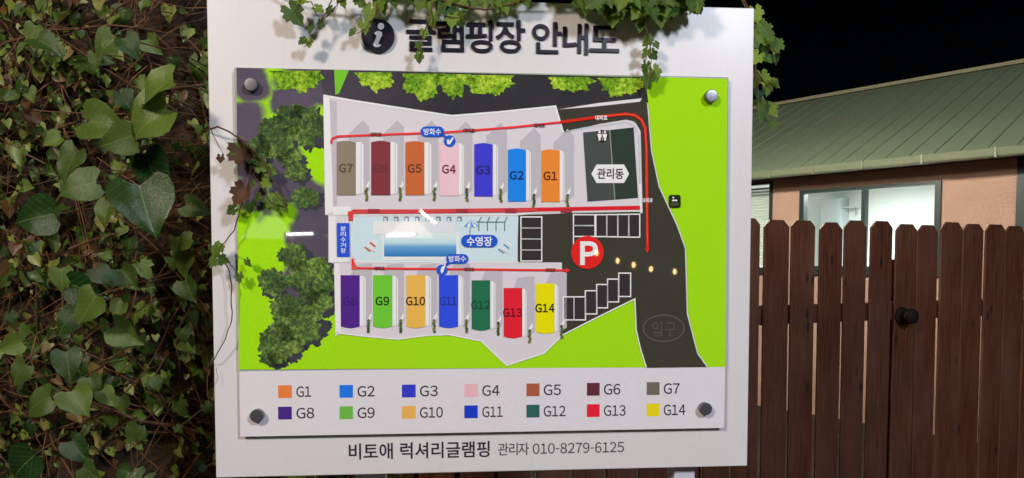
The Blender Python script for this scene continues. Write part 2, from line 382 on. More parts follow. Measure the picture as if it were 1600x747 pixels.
P('map_woodland', [(500, 108.6), (1008, 120.5), (1013, 160), (868, 172), (706, 186), (506, 158)], 3, I_FOREST)
P('map_lawn_patch', [(522, 109), (545, 110), (530, 146), (524, 148)], 4, (110, 180, 50))
def crown(cx, cy, rx, ry, seed, layer=5, mat=None):
    rr = random.Random(seed); n = 110; pts = []
    for k in range(n):
        a = 2 * math.pi * k / n; q = .88 + .34 * noise.noise(Vector((2.2 * math.cos(a), 2.2 * math.sin(a), seed * 3.7))) + .16 * noise.noise(Vector((7 * math.cos(a), 7 * math.sin(a), seed * 1.9))) + rr.uniform(-.05, .05)
        pts.append((cx + rx * q * math.cos(a), max(108.5 + .0222 * (cx - 368), cy + ry * q * math.sin(a)) if cy < 150 else cy + ry * q * math.sin(a)))
    wz = wz_(layer); vs_ = [S(cx, max(cy, 112 + .0222 * (cx - 368)), wz)] + [S(x, y, wz) for x, y in pts]
    return mesh_obj('map_tree', vs_, [(0, 1 + (k + 1) % n, 1 + k) for k in range(n)], mat or I_TREE, panel)
for i, (cx, cy, rx, ry) in enumerate(((464, 116, 44, 30), (586, 117, 34, 29), (660, 118, 34, 36), (710, 120, 32, 34), (766, 122, 40, 29), (896, 125, 35, 23), (968, 128, 36, 26),
                                      (478, 196, 34, 36), (430, 216, 36, 36), (452, 246, 22, 14), (476, 308, 26, 17), (488, 436, 42, 40), (424, 442, 24, 24), (466, 508, 44, 34), (436, 538, 36, 32), (452, 175, 26, 16), (405, 232, 18, 26), (462, 268, 20, 16), (458, 400, 26, 22), (500, 470, 24, 22), (448, 478, 30, 20), (424, 560, 22, 12))):
    if i >= 7: crown(cx + 8, cy + 6, rx, ry, 70 + i, 5, I_TREE_D)
    crown(cx, cy, rx, ry, 20 + i, 6, I_TREE if i < 7 else I_TREE_M)
# roads and paving
P('map_paving', [(505, 149), (550, 157), (640, 171), (706, 181), (780, 175), (868, 165.5), (880, 207), (935, 193), (985, 186), (1002, 200), (1004, 333), (810, 338), (810, 410), (878, 410), (880, 522), (850, 553), (792, 572), (774, 556), (752, 533), (703, 523.5), (668, 524.5), (622, 530.5), (575, 526.5), (533, 522), (524, 524), (524, 412), (513, 410), (513, 336), (508, 336)], 7, I_PAVE)
ROADR = [(1003, 153), (1012, 163), (1018, 235), (1030, 292), (1058, 352), (1071, 388), (1074, 490), (1090, 552), (1105, 573.3)]
ROADL = [(1010, 574.5), (1000, 542), (994, 515), (992, 467), (925, 500), (880, 523)]
P('map_road', [(868, 167), (935, 160)] + ROADR + ROADL + [(878, 410), (809, 409), (809, 336), (900, 333), (1004, 331), (1001, 205), (992, 190), (978, 187), (935, 194), (879, 208)], 8, I_ASPH)
strip('map_road_edge', ROADR[1:], 1.8, 9, (196, 194, 190)); strip('map_road_edge', ROADL, 2.0, 9, (214, 214, 206))
strip('map_wall', [(505, 149), (550, 157), (640, 171), (706, 181), (780, 175), (868, 166), (880, 207)], 2.6, 9, (226, 220, 222))
strip('map_wall', [(524, 520), (575, 526), (622, 530), (668, 524), (703, 523), (752, 533), (792, 571), (850, 552), (880, 523)], 2.0, 9, (224, 226, 214))
P('map_wall', [(505, 149), (515, 152), (521, 330), (508, 336)], 9, (222, 216, 219)); P('map_wall_shade', [(515, 156), (526, 158), (527, 318), (521, 332)], 9, (180, 174, 182))
P('map_wall', [(513, 338), (524, 338), (526, 410), (515, 410)], 9, (222, 216, 219)); P('map_wall', [(522, 412), (531, 412), (533, 519), (524, 526)], 9, (218, 212, 216))
P('map_wall', [(872, 171), (935, 161), (1003, 153.5), (1000, 159), (925, 167)], 10, (206, 201, 204))
P('map_kerb', [(998, 287), (1003, 287), (1004, 333), (1000, 333)], 10, (214, 208, 212))
strip('map_kerb_line', [(880, 207), (912, 200), (978, 191), (990, 196), (998, 212), (1000, 287)], 2.0, 10, (176, 186, 190))
P('map_office_roof', [(911, 207), (952, 203), (960, 312), (918, 315)], 11, (68, 74, 72)); P('map_office_roof', [(953.5, 203), (990, 199), (997, 309), (961.5, 312)], 11, (48, 60, 52))
strip('map_roof_ridge', [(952.8, 203), (960.8, 312)], 1.2, 12, (150, 150, 142))
# pool terrace
def water():
    s = N('print_pool_water'); sp = s.n('SeparateXYZ'); s.l(s.coord('Generated'), sp.inputs[0])
    s.set(Base_Color=s.ramp(sp.outputs[2], [(.05, col((52, 116, 176), PK)), (.42, col((96, 152, 198), PK)), (.62, col((178, 208, 222), PK)), (1, col((206, 222, 226), PK))]), Roughness=.02); return s.m
P('map_terrace', [(552, 341), (560, 338), (810, 338), (808, 408), (560, 408), (550, 398), (547, 372)], 9, (190, 210, 222))
strip('map_terrace_edge', [(551, 412), (551, 409), (809, 409.5)], 2.2, 10, (234, 232, 234)); strip('map_terrace_edge', [(549, 336), (809, 335.5), (850, 331), (1003, 329.5)], 2.2, 12, (232, 226, 226))
prect('map_pool_deck', 597, 363, 717, 406, 10, (214, 218, 222)); prect('map_pool', 600, 365, 713, 401, 11, water())
prect('map_canopy_row', 583, 346, 665, 366, 12, (226, 218, 216)); prect('map_canopy_row', 665, 346, 712, 363, 12, (208, 210, 216))
for i in range(8): prect('map_parasol', 599 + i * 16.5, 338.5, 606 + i * 16.5, 346, 12, (110, 118, 128)); prect('map_parasol_shade', 600 + i * 16.5, 341, 604 + i * 16.5, 346, 13, (196, 202, 210))
for i in range(4):
    strip('map_trellis', [(748 + i * 13.5, 361), (748 + i * 13.5, 347), (752 + i * 13.5, 339)], 1.4, 12, (72, 112, 116))
strip('map_trellis', [(744, 347), (788, 347)], 1.4, 13, (72, 112, 116))
for i in range(6):
    a0, a1 = math.pi * (.0 + i / 6), math.pi * ((i + 1) / 6)
    P('map_sunshade', [(735, 343), (735 + 12 * math.cos(a0), 350.5 + 5 * math.sin(a0) * .6 + 2), (735 + 12 * math.cos(a1), 350.5 + 5 * math.sin(a1) * .6 + 2)], 13, (232, 238, 244) if i % 2 else (92, 148, 208))
strip('map_sunshade_pole', [(735, 355), (734, 367)], 1.2, 12, (120, 130, 140))
def sunbed(cx, cy, c, flip):
    for i in range(4):
        x = cx + (i - 1.5) * 4.2 * flip; y = cy - (i - 1.5) * 3.6
        strip('map_sunbed', [(x - 4, y - 3.4), (x + 4.5, y + 3.4)], 2.4, 13, c if i % 2 == 0 else (236, 230, 228))
    strip('map_sunbed_leg', [(cx - 6, cy + 4), (cx + 6, cy + 10)], 1.0, 13, (196, 160, 130))
sunbed(580, 384, (206, 66, 62), 1); sunbed(789, 387, (96, 140, 176), 1)
# cabins: coloured roof, pale side, cast silhouette, path board and shrub
CAB = [('G7', 526, 221, 556, 305, 568, (132, 121, 104), (82, 70, 62)), ('G6', 580, 221, 610, 305, 621, (122, 56, 62), (104, 50, 60)), ('G5', 633.5, 221.5, 663, 305, 674, (186, 98, 56), (96, 58, 44)),
       ('G4', 687, 223, 717, 306, 725, (234, 182, 192), (110, 32, 56)), ('G3', 741, 224.5, 770, 307, 778, (62, 60, 192), (40, 40, 96)), ('G2', 793.6, 233, 822, 315, 829.5, (32, 124, 228), (24, 36, 92)), ('G1', 846, 234.5, 874.6, 315.5, 882, (240, 128, 52), (96, 44, 32)),
       ('G8', 532.5, 430, 562, 511, 571.5, (78, 40, 128), (64, 34, 108)), ('G9', 583, 430, 613, 511, 622, (104, 186, 54), (34, 62, 30)), ('G10', 635, 430, 664.6, 511, 673.6, (232, 170, 78), (70, 46, 30)), ('G11', 686, 430, 716, 511, 724, (48, 74, 208), (40, 54, 150)),
       ('G12', 737, 438, 766, 515, 774, (38, 104, 74), (30, 74, 58)), ('G13', 787, 450, 816, 527, 823, (208, 36, 52), (100, 22, 40)), ('G14', 837.5, 443, 866.5, 520, 873, (250, 208, 14), (50, 40, 26))]
for i, (nm, x0, y0, x1, y1, x2, c, tc) in enumerate(CAB):
    up = i < 7; sh = (176, 171, 178)
    if up: P('map_cabin_shadow', [(x0 + 19, y0 + 4), (x0 + 19, y0 - 12), (x0 + 41, y0 - 33), (x0 + 51, y0 - 22), (x0 + 51, y1 - 8), (x2, y1)], 10, sh)
    else: P('map_cabin_shadow', [(x0 + 14, y0 + 4), (x0 + 22, y0 - 16), (x0 + 40, y0 - 18), (x0 + 48, y0 - 18), (x0 + 48, y1 - 8), (x2, y1)], 10, sh)
    P('map_cabin_side', [(x1 - 1, y0 + 1), (x2 - 4, y0 + 1), (x2, y0 + 5), (x2, y1 - 3), (x1 - 1, y1 - 1)], 12, (224, 218, 220))
    strip('map_cabin_eave', [((x1 + x2) / 2 + 2, y0 + 2), ((x1 + x2) / 2 + 2, y1 - 3)], .8, 13, (176, 168, 174))
    if up: pts = [(x0, y1), (x0, y0 + 1), (x0 + 8, y0 - .5), ((x0 + x1) / 2, y0 - 1.2), (x1 - 8, y0 - .3), (x1, y0 + 1.5), (x1, y1)]
    else: pts = [(x0, y0), (x1, y0), (x1, y1 - 1), (x1 - 8, y1 + 1), ((x0 + x1) / 2, y1 + 1.8), (x0 + 8, y1 + 1), (x0, y1 - 1)]
    P('map_cabin_roof', pts, 14, c)
    wd = 21.5 if len(nm) == 2 else (30 if nm != 'G11' else 26); cx, cy = (x0 + x1) / 2 - .5, (y0 + y1) / 2 + (0 if up else 0)
    pr_text('cabin_number', nm, (cx - wd / 2, cy - 7, cx + wd / 2, cy + 7), 15, tc, offset=.03)
    px = x2 + 4.5; P('map_path_board', [(px - 2, y1 - 12), (px + 4.5, y1 - 23), (px + 5, y1 - 16), (px + 1, y1 - 8)], 12, (236, 231, 232))
    rr = random.Random(i)
    for k in range(5): 
        yy = y1 - 10 + k * 4.2; xx = px + rr.uniform(-.8, .8)
        P('map_shrub', [(xx - 2.4, yy), (xx, yy - 3.4), (xx + 2.6, yy - .6), (xx + 1.6, yy + 3), (xx - 1.8, yy + 2.6)], 13, rr.choice([(88, 104, 54), (112, 112, 60), (66, 84, 48)]))
# routes
RED = (206, 44, 42)
strip('map_route', [(517, 224), (519, 217), (527, 213), (610, 210), (700, 206.5), (800, 199), (875, 191)], 3.2, 16, (224, 58, 60))
strip('map_route', [(875, 191), (940, 182), (978, 178), (992, 180), (1002, 187), (1008, 200), (1010, 230), (1011.5, 380), (1011.5, 388)], 4.4, 16, (196, 42, 32), arrow=5)
strip('map_route_core', [(940, 182.2), (978, 178.2), (992, 180.2), (1002, 187.2), (1008, 200), (1010, 230), (1011.5, 380)], 1.6, 17, (220, 76, 52))
strip('map_route', [(548, 345), (548, 334), (553, 330.5), (640, 330.5), (820, 328), (1000, 324.5)], 6.5, 15, (196, 66, 68)); strip('map_route_core', [(840, 327.5), (1000, 324.5)], 3.4, 16, (206, 32, 44))
P('map_route_arrow', [(543, 336), (553, 336), (548, 330), (544, 330)], 17, (220, 60, 56))
strip('map_route', [(551, 404), (551, 416), (555, 419), (640, 420), (750, 421), (884, 422.5)], 3.2, 16, (220, 50, 50), arrow=5); P('map_route_arrow', [(549, 421), (559, 421), (553, 408)], 17, (224, 76, 66))
DK = (70, 40, 46)
for x, y in ((587.5, 210), (733, 204), (842.5, 196)): pr_text('route_lettering', '대피로', (x - 9, y - 3.4, x + 9, y + 3.4), 18, DK, offset=.03)
for x, y in ((593, 419.5), (733, 421), (860, 422)): pr_text('route_lettering', '대피로', (x - 8, y - 3.2, x + 8, y + 3.2), 18, DK, offset=.03)
pr_text('route_lettering', '대피로', (930, 180, 949, 188), 18, (232, 228, 226), offset=.025); pr_text('route_lettering', '대피로', (1003, 309.5, 1020, 316.5), 18, (222, 220, 214), offset=.025)
for x in (584, 722, 798, 885): prect('map_route_mark', x - 9, 326.5, x + 9, 332.5, 17, (150, 54, 60))
# parking bays
BAY = (222, 220, 218)
def bay(x0, y0, x1, y1): strip('map_parking_bay', rect(x0, y0, x1, y1), 1.9, 12, BAY, closed=True); prect('map_bay_floor', x0 + 1, y0 + 1, x1 - 1, y1 - 1, 10, (54, 47, 50))
for k in range(4): bay(814, 339 + k * 17.2, 846.5, 356.2 + k * 17.2)
bay(896, 335.5, 929.5, 352.5); bay(896, 352.5, 929.5, 369.5)
for k in range(4): bay(931 + k * 17.2, 335.5 - k * .25, 948 + k * 17.2, 369.7 + k * .3)
strip('map_bay_line', [(896, 369), (896, 388)], 1.9, 12, BAY)
for a, b, c_, d in ((498, 512, 558, 640), (558, 512, 622, 640), (621, 478, 685, 607), (684, 443, 745, 573), (745, 413, 806, 540), (807, 380, 873, 510)):
    bay(740 + a / 3.558, 320 + b / 3.558, 740 + c_ / 3.558, 320 + d / 3.558)
# markers
disc('parking_marker', 918, 394.5, 25.5, wz_(18), ink((208, 38, 36)), panel); pr_text('parking_letter', 'P', (906.5, 377, 934, 414), 19, (240, 232, 230), offset=.035)
BLUE = (36, 84, 192)
def pill(x0, y0, x1, y1, layer, c, name):
    wz = wz_(layer); cy = (y0 + y1) / 2; r = (y1 - y0) / 2; pts = []
    for k in range(9): a = math.pi / 2 + math.pi * k / 8; pts.append((x0 + r + r * math.cos(a), cy - r * math.sin(a)))
    for k in range(9): a = -math.pi / 2 + math.pi * k / 8; pts.append((x1 - r + r * math.cos(a), cy - r * math.sin(a)))
    return spoly(name, pts, wz, ink(c), panel)
pill(657, 197.5, 694, 214, 18, BLUE, 'water_point_tag'); P('water_point_pointer', [(684, 210), (692, 206), (700, 217)], 18, BLUE); pr_text('water_point_lettering', '방화수', (662, 200.5, 689, 211), 19, (232, 234, 240), offset=.012)
disc('water_point_marker', 702.5, 220.5, 9.2, wz_(18), ink(BLUE), panel); P('water_point_symbol', [(698, 219), (701, 217), (702, 221), (707, 214), (709, 216), (703, 226), (699, 225)], 19, (232, 234, 240))
pill(697, 397, 732, 412, 18, BLUE, 'water_point_tag'); P('water_point_pointer', [(699, 409), (706, 411), (692, 419)], 18, BLUE); pr_text('water_point_lettering', '방화수', (701, 399.5, 728, 409.5), 19, (222, 228, 240), offset=.012)
disc('water_point_marker', 690.5, 422, 8.6, wz_(18), ink(BLUE), panel); P('water_point_symbol', [(688, 423), (690, 417), (697, 413), (693, 424), (690, 428)], 19, (210, 220, 240))
pill(720.5, 367, 777.5, 386.5, 18, BLUE, 'pool_tag'); pr_text('pool_lettering', '수영장', (729, 369.5, 769, 384.5), 19, (238, 240, 246), offset=.02)
prect('recycling_tag', 526.5, 348.5, 546, 401.5, 18, (44, 80, 196))
for k, ch in enumerate('분리수거장'): pr_text('recycling_lettering', ch, (532, 353.5 + k * 8.6, 540.5, 361 + k * 8.6), 19, (206, 214, 236), offset=.012)
P('map_gate_post', [(521, 401.5), (546, 401.5), (546, 410), (523, 410)], 12, (220, 216, 220)); strip('map_gate_wire', [(537, 330), (537, 348)], 1.2, 12, (232, 230, 232))
P('map_wall', [(520, 323), (548, 323), (550, 336), (521, 337)], 12, (224, 219, 222))
P('office_tag', [(924, 271.5), (932, 257), (975, 257), (983, 271.5), (975, 286), (932, 286)], 13, (238, 234, 236)); pr_text('office_lettering', '관리동', (933, 263, 974.5, 280), 14, (44, 38, 44), offset=.02)
pill(932, 203, 950.5, 222.5, 13, (34, 34, 32), 'restroom_tag')
for x in (936.8, 945.3):
    disc('restroom_figure_head', x, 206.5, 1.9, wz_(14), ink((230, 228, 226)), panel, n=16)
    P('restroom_figure', [(x - 3.4, 209.3), (x + 3.4, 209.3), (x + 2.6, 215), (x + 1.8, 215), (x + 1.5, 219.8), (x - 1.5, 219.8), (x - 1.8, 215), (x - 2.6, 215)], 14, (230, 228, 226))
strip('restroom_divider', [(941, 205), (941, 219.5)], .9, 14, (206, 160, 150))
def rrect(x0, y0, x1, y1, r):
    pts = []
    for cx, cy, a0 in ((x1 - r, y0 + r, 0), (x0 + r, y0 + r, 90), (x0 + r, y1 - r, 180), (x1 - r, y1 - r, 270)):
        for k in range(5): a = R(a0 + k * 22.5); pts.append((cx + r * math.cos(a), cy - r * math.sin(a)))
    return pts
P('smoking_area_tag', rrect(1045, 304.5, 1063.5, 324.5, 3.5), 13, (34, 44, 20)); P('smoking_area_symbol', [(1050, 312), (1058, 312), (1058, 314.3), (1050, 314.3)], 14, (224, 226, 220)); P('smoking_area_symbol', [(1050.5, 307.2), (1053.5, 307.8), (1053, 310.2), (1051, 310)], 14, (224, 226, 220))
pr_text('smoking_area_lettering', '흡연장', (1048.5, 316.5, 1060, 321.5), 14, (110, 118, 96))
el = [(1037 + 32 * math.cos(2 * math.pi * k / 40), 513 + 20.5 * math.sin(2 * math.pi * k / 40)) for k in range(40)]
strip('entrance_ring', el, 2.2, 12, (84, 84, 76), closed=True); pr_text('entrance_lettering', '입구', (1019, 502.5, 1056, 526), 12, (80, 80, 72))
# legend
LEG = [((434.5, 456), (463, 487.5), 612, 645.5), ((530.5, 551.5), (558.5, 586), 611.5, 645), ((628, 649.5), (656, 692), 611, 644.5), ((725.5, 746.5), (753.5, 785), 610.3, 643.5), ((822.5, 843), (849.5, 884), 609.2, 642.5), ((917, 937), (943.5, 978), 608.3, 641.6), ((1010.5, 1030.5), (1037, 1071), 607.2, 640.5)]
LC = [(236, 118, 62), (34, 112, 226), (52, 58, 184), (222, 168, 176), (160, 88, 62), (92, 46, 58), (106, 98, 88), (70, 40, 124), (100, 172, 66), (228, 166, 84), (28, 58, 186), (48, 92, 84), (214, 34, 56), (246, 200, 26)]
TW = [23, 27, 28, 27, 27, 26, 25, 28, 27, 36, 32, 34, 34, 34]
for r_ in range(2):
    for k, ((a, b), (t0, t1), y1_, y2_) in enumerate(LEG):
        yc = (y1_, y2_)[r_]; i = r_ * 7 + k
        prect('legend_swatch', a, yc - 10, b, yc + 10, 1, LC[i]); pr_text('legend_lettering', 'G%d' % (i + 1), (t0, yc - 8.5, t0 + TW[i], yc + 8.5), 1, (58, 50, 62), offset=.012)
# stand-off fasteners
for px, py in ((391.5, 131.5), (1112.5, 149.5), (400.5, 650.5), (1103.5, 639.5)):
    c = S(px, py, PW + .016); r = .0142
    st = MB().lathe([(r, -.002), (r, .0005 + .015 - .002), (r - .0015, .015), (r * .55, .0152), (.001, .0153)], (c.x, -PW - .0012, c.z), (0, -1, 0), 28).build('fastener', M_STEEL, sign, smooth=False)
    MB().lathe([(.0075, 0), (.0075, PW - .0065)], (c.x, -.0005, c.z), (0, -1, 0), 14).build('spacer', M_STEEL, st)

# ------------------------------------------------------------------ leaves
def heart_leaf(seed, fold=.42, curl=.42):
    """ivy leaf of unit length, stalk at the origin, tip towards +y, face +z"""
    rr = random.Random(seed); rows = 7; ed = [(.30, -.17), (.46, -.04), (.53, .17), (.48, .40), (.34, .62), (.17, .83), (.01, 1.02)]; ys = [.0, .1, .24, .43, .64, .84, 1.03]
    wd_ = rr.uniform(.88, 1.08); fold *= rr.uniform(.3, 1.7); curl *= rr.uniform(.2, 1.8); skew = rr.uniform(-.12, .12)
    vs, uv, fs = [], [], []
    for i in range(rows):
        for j, q in enumerate((-1, -.5, 0, .5, 1)):
            k = abs(q); x = q * ed[i][0] * wd_ * (1 + rr.uniform(-.04, .04)); y = ys[i] + (ed[i][1] - ys[i]) * k ** 1.3
            z = abs(x) * fold - curl * max(0, y - .25) ** 2 - .5 * x * x + rr.uniform(-.02, .02) + .05 * math.sin(y * 8 + seed * 2 + 2 * q) * k
            vs.append((x + skew * y * y, y, z)); uv.append((x + .5, y))
    for i in range(rows - 1):
        for j in range(4): a = i * 5 + j; fs.append((a, a + 1, a + 6, a + 5))
    me = bpy.data.meshes.new('ivy_leaf'); me.from_pydata(vs, [], fs); ul = me.uv_layers.new(name='uv')
    for li, lp in enumerate(me.loops): ul.data[li].uv = uv[lp.vertex_index]
    for p in me.polygons: p.use_smooth = True
    return me
def lobed_leaf(seed, cup=.2):
    """small three to five lobed, toothed vine leaf"""
    rr = random.Random(seed); n = 22; vs = [(0, 0.02, 0)]; uv = [(.5, .02)]; fs = []
    for ring in (.55, 1):
        for k in range(n + 1):
            a = R(-168 + 336 * k / n); lob = .46 + .17 * math.cos(a * 2.5) ** 2 + .22 * math.cos(a) ** 4 * (abs(a) < 1.2) + (.07 if k % 2 else -.055) * (ring == 1) + rr.uniform(-.03, .03)
            r_ = ring * lob; x, y = r_ * math.sin(a), r_ * math.cos(a) + .12
            vs.append((x, y, -cup * r_ * r_ + abs(x) * .3 + rr.uniform(-.02, .02) * ring)); uv.append((x + .5, y))
    for k in range(n):
        fs.append((0, 1 + k, 2 + k)) ; a = 1 + k; b = n + 2 + k; fs.append((a, b, b + 1, a + 1))
    me = bpy.data.meshes.new('vine_leaf'); me.from_pydata(vs, [], fs); ul = me.uv_layers.new(name='uv')
    for li, lp in enumerate(me.loops): ul.data[li].uv = uv[lp.vertex_index]
    for p in me.polygons: p.use_smooth = True
    return me
def variants(fn, mat, n, **kw):
    out = []
    for i in range(n): me = fn(i + 1, **kw); me.materials.append(mat); out.append(me)
    return out
HEART = variants(heart_leaf, M_LEAF, 9); IVYLOBE = variants(lobed_leaf, M_LEAF, 4, cup=.5); LOBED = variants(lobed_leaf, M_VINE, 5); WITHER = variants(lobed_leaf, M_DEAD, 3, cup=-.7)
def leaf_matrix(p, tip, face, size):
    """tip direction and face direction in world space"""
    y = Vector(tip).normalized(); z = Vector(face); z = (z - y * z.dot(y)).normalized(); x = y.cross(z)
    m = Matrix((x, y, z)).transposed().to_4x4(); return Matrix.Translation(p) @ m @ Matrix.Diagonal((size, size, size, 1))
def put_leaf(me, p, tip, face, size, parent, name='leaf'):
    o = link(name, me, parent); o.matrix_world = leaf_matrix(Vector(p), tip, face, size)
    if parent: o.matrix_parent_inverse = Matrix.Identity(4); o.matrix_basis = parent.matrix_basis.inverted() @ leaf_matrix(Vector(p), tip, face, size)
    return o
def rv(rr, s): return Vector((rr.uniform(-s, s), rr.uniform(-s, s), rr.uniform(-s, s)))

# ------------------------------------------------------------------ earth bank with ivy on the left
def bank_y(x, z):
    """how far back the bank's face stands"""
    y = 1.98 + .16 * max(0, x + 1.25) + .9 * max(0, x + .98) - .1 * (x < -1.4) * (-1.4 - x) + .10 * (z - 1.0)
    return y + .09 * noise.noise(Vector((x * 3.1, z * 3.1, 3))) + .04 * noise.noise(Vector((x * 9, z * 9, 7)))
def bank_mat():
    s = N('bank_soil'); f = s.noise(9, 8, s.coord(), .65); g = s.noise(60, 5, s.coord())
    s.set(Base_Color=s.mix(s.math('MULTIPLY', g, .5), s.ramp(f, [(.36, col((22, 15, 9))), (.56, col((72, 50, 30))), (.74, col((132, 94, 58)))]), col((44, 34, 22))), Roughness=.95); s.bump(s.math('ADD', f, g), .8, .03); return s.m
nx, nz = 90, 90; vs = []; fs = []
for j in range(nz + 1):
    for i in range(nx + 1):
        x = -3.6 + 3.6 * i / nx; z = 3.4 * j / nz; vs.append((x, bank_y(x, z), z - .02))
for j in range(nz):
    for i in range(nx): a = j * (nx + 1) + i; fs.append((a, a + 1, a + nx + 2, a + nx + 1))
k0 = len(vs)
vs += [(-3.6, 6, 3.4), (0.0, 6, 3.4), (0.0, 6, -.02), (-3.6, 6, -.02)]
fs += [(nz * (nx + 1), nz * (nx + 1) + nx, k0 + 1, k0), (nx, k0 + 2, k0 + 1, nz * (nx + 1) + nx), (0, nz * (nx + 1), k0, k0 + 3)]
tag(mesh_obj('earth_bank', vs, fs, bank_mat(), smooth=True), kind='structure')
ivy = thing('climbing_ivy', 'dense green ivy with tangled brown stems covering the bank left of the sign', 'ivy', (-1.3, 2.0, 0))
IVI = ivy.matrix_basis.inverted() if False else Matrix.Translation((1.3, -2.0, 0))
rr = random.Random(11)
def bank_pt(x, z, off): return Vector((x, bank_y(x, z) - off, z))
# stems: thick ones singly, the fine tangle as one mass
def stem_path(x, z, dx, dz, n, off, wob=.05):
    pts = []
    ox, oz = x, z
    for i in range(n):
        pts.append(bank_pt(ox, oz, off + .05 * noise.noise(Vector((ox * 6, oz * 6, off * 50))) + .02 * rr.random()))
        dx += rr.uniform(-wob, wob); dz += rr.uniform(-wob, wob); L = math.hypot(dx, dz); ox += dx / L * .05; oz += dz / L * .05
    return pts
def to_local(pts): return [IVI @ p for p in pts]
for i in range(44):
    x = rr.uniform(-1.9, -.5); z = rr.uniform(.7, 2.3); a = rr.uniform(0, 6.28); n = rr.randint(12, 24)
    p = stem_path(x, z, math.cos(a), math.sin(a), n, rr.uniform(.03, .12)); r0 = rr.uniform(.0025, .006)
    MB().tube(to_local(p), [r0 * (1 - .6 * k / n) for k in range(n)], 5).build('stem', M_TWIG, ivy, smooth=True)
tw = MB()
for i in range(850):
    x = rr.uniform(-2.1, -.3); z = rr.uniform(.5, 2.5); a = rr.uniform(0, 6.28); n = rr.randint(5, 12)
    p = stem_path(x, z, math.cos(a), math.sin(a), n, rr.uniform(.0, .13), .12); r0 = rr.uniform(.0008, .0024)
    tw.tube(to_local(p), [r0 * (1 - .5 * k / n) for k in range(n)], 4, cap=False)
tag(tw.build('fine_twigs', M_TWIG, ivy), kind='stuff')
# small leaves as one mass, fresh and withered mixed
def small_leaf(seed):
    q = random.Random(seed); e = [(.0, -.02), (.36, -.14), (.5, .15), (.36, .55), (.0, 1.0)]
    v = [(0, 0, 0), (0, .45, q.uniform(-.08, .02)), (0, 1, q.uniform(-.35, -.05))] + [(sx * x, y, .16 + q.uniform(-.1, .16)) for sx in (1, -1) for x, y in e[1:4]]
    return [Vector(a_) for a_ in v], [(0, 3, 4, 1), (1, 4, 5, 2), (0, 1, 7, 6), (1, 2, 8, 7)]
bdat = [small_leaf(q) for q in range(8)]
sm = MB()
for i in range(12500):
    x = rr.uniform(-2.2, -.25); z = rr.uniform(.5, 2.6)
    if noise.noise(Vector((x * 2.6, z * 2.6, 19))) * .8 + noise.noise(Vector((x * 9, z * 9, 4))) * .6 + rr.uniform(-.5, .5) < -.06: continue
    p = bank_pt(x, z, .01 + .15 * rr.random() ** 1.3); vs_, fs_ = bdat[i % 8]
    m = leaf_matrix(IVI @ p, Vector((rr.uniform(-.9, .9), -.1, -1)) + rv(rr, .7), Vector((0, -1, .35)) + rv(rr, .85), .011 + .034 * rr.random() ** 1.8)
    sm.add([m @ v for v in vs_], fs_, [(v.x + .5, v.y) for v in vs_])
tag(sm.build('small_leaves', M_LEAF_S, ivy, smooth=True, uv=True), kind='stuff')
# the big leaves that stand out, measured
BIG = [(270, 128, 78, -70, 1.52), (262, 172, 88, -55, 1.55), (206, 212, 62, -70, 1.56), (226, 240, 78, 20, 1.62), (140, 190, 78, 80, 1.66), (122, 235, 62, -30, 1.68), (150, 285, 66, -80, 1.6), (218, 290, 94, 15, 1.58), (85, 335, 78, -80, 1.58), (172, 318, 44, -20, 1.56),
       (112, 445, 66, 70, 1.58), (150, 462, 74, -35, 1.56), (118, 488, 60, -45, 1.6), (180, 510, 66, 60, 1.62), (104, 550, 60, 10, 1.64), (78, 620, 70, -65, 1.62), (112, 612, 60, 30, 1.62), (55, 710, 74, -50, 1.6), (112, 690, 56, 40, 1.62), (140, 590, 44, 20, 1.66),
       (160, 610, 40, 40, 1.66), (40, 570, 52, -40, 1.68), (35, 535, 48, -70, 1.7), (96, 420, 46, 0, 1.68), (150, 420, 46, 40, 1.66), (190, 420, 52, 30, 1.7), (178, 60, 54, -50, 1.7), (60, 62, 54, 60, 1.7), (195, 60, 46, 40, 1.66), (55, 40, 40, -20, 1.75),
       (190, 145, 36, 20, 1.7), (95, 215, 32, -60, 1.7), (150, 84, 30, -10, 1.72), (240, 590, 30, 20, 1.85), (290, 440, 46, 20, 1.85), (295, 395, 54, -20, 1.85), (290, 320, 44, 70, 1.8), (300, 375, 44, -60, 1.82), (130, 730, 50, 60, 1.62), (215, 665, 40, -30, 1.75), (190, 620, 36, 10, 1.75)]
for i, (px, py, sz, rot, Y) in enumerate(BIG):
    p = at(px, py, Y); a = R(rot); tip = Vector((math.sin(a), rr.uniform(-.25, .1), -math.cos(a)))
    face = Vector((rr.uniform(-.5, .5), -1, rr.uniform(-.1, .8)))
    o = put_leaf(HEART[(i * 4) % 9], p, tip, face, sz * Y / F * (.9 if 100 < py < 370 and px > 90 else .78), ivy)
    e = IVI @ p; q = IVI @ bank_pt(p.x - tip.x * .05, p.z + .05, .04)
    MB().tube([e, (e + q) / 2 + Vector((0, -.01, .02)), q], [.0014, .0016, .002], 4).build('stalk', M_TWIG, o if False else ivy, smooth=True)
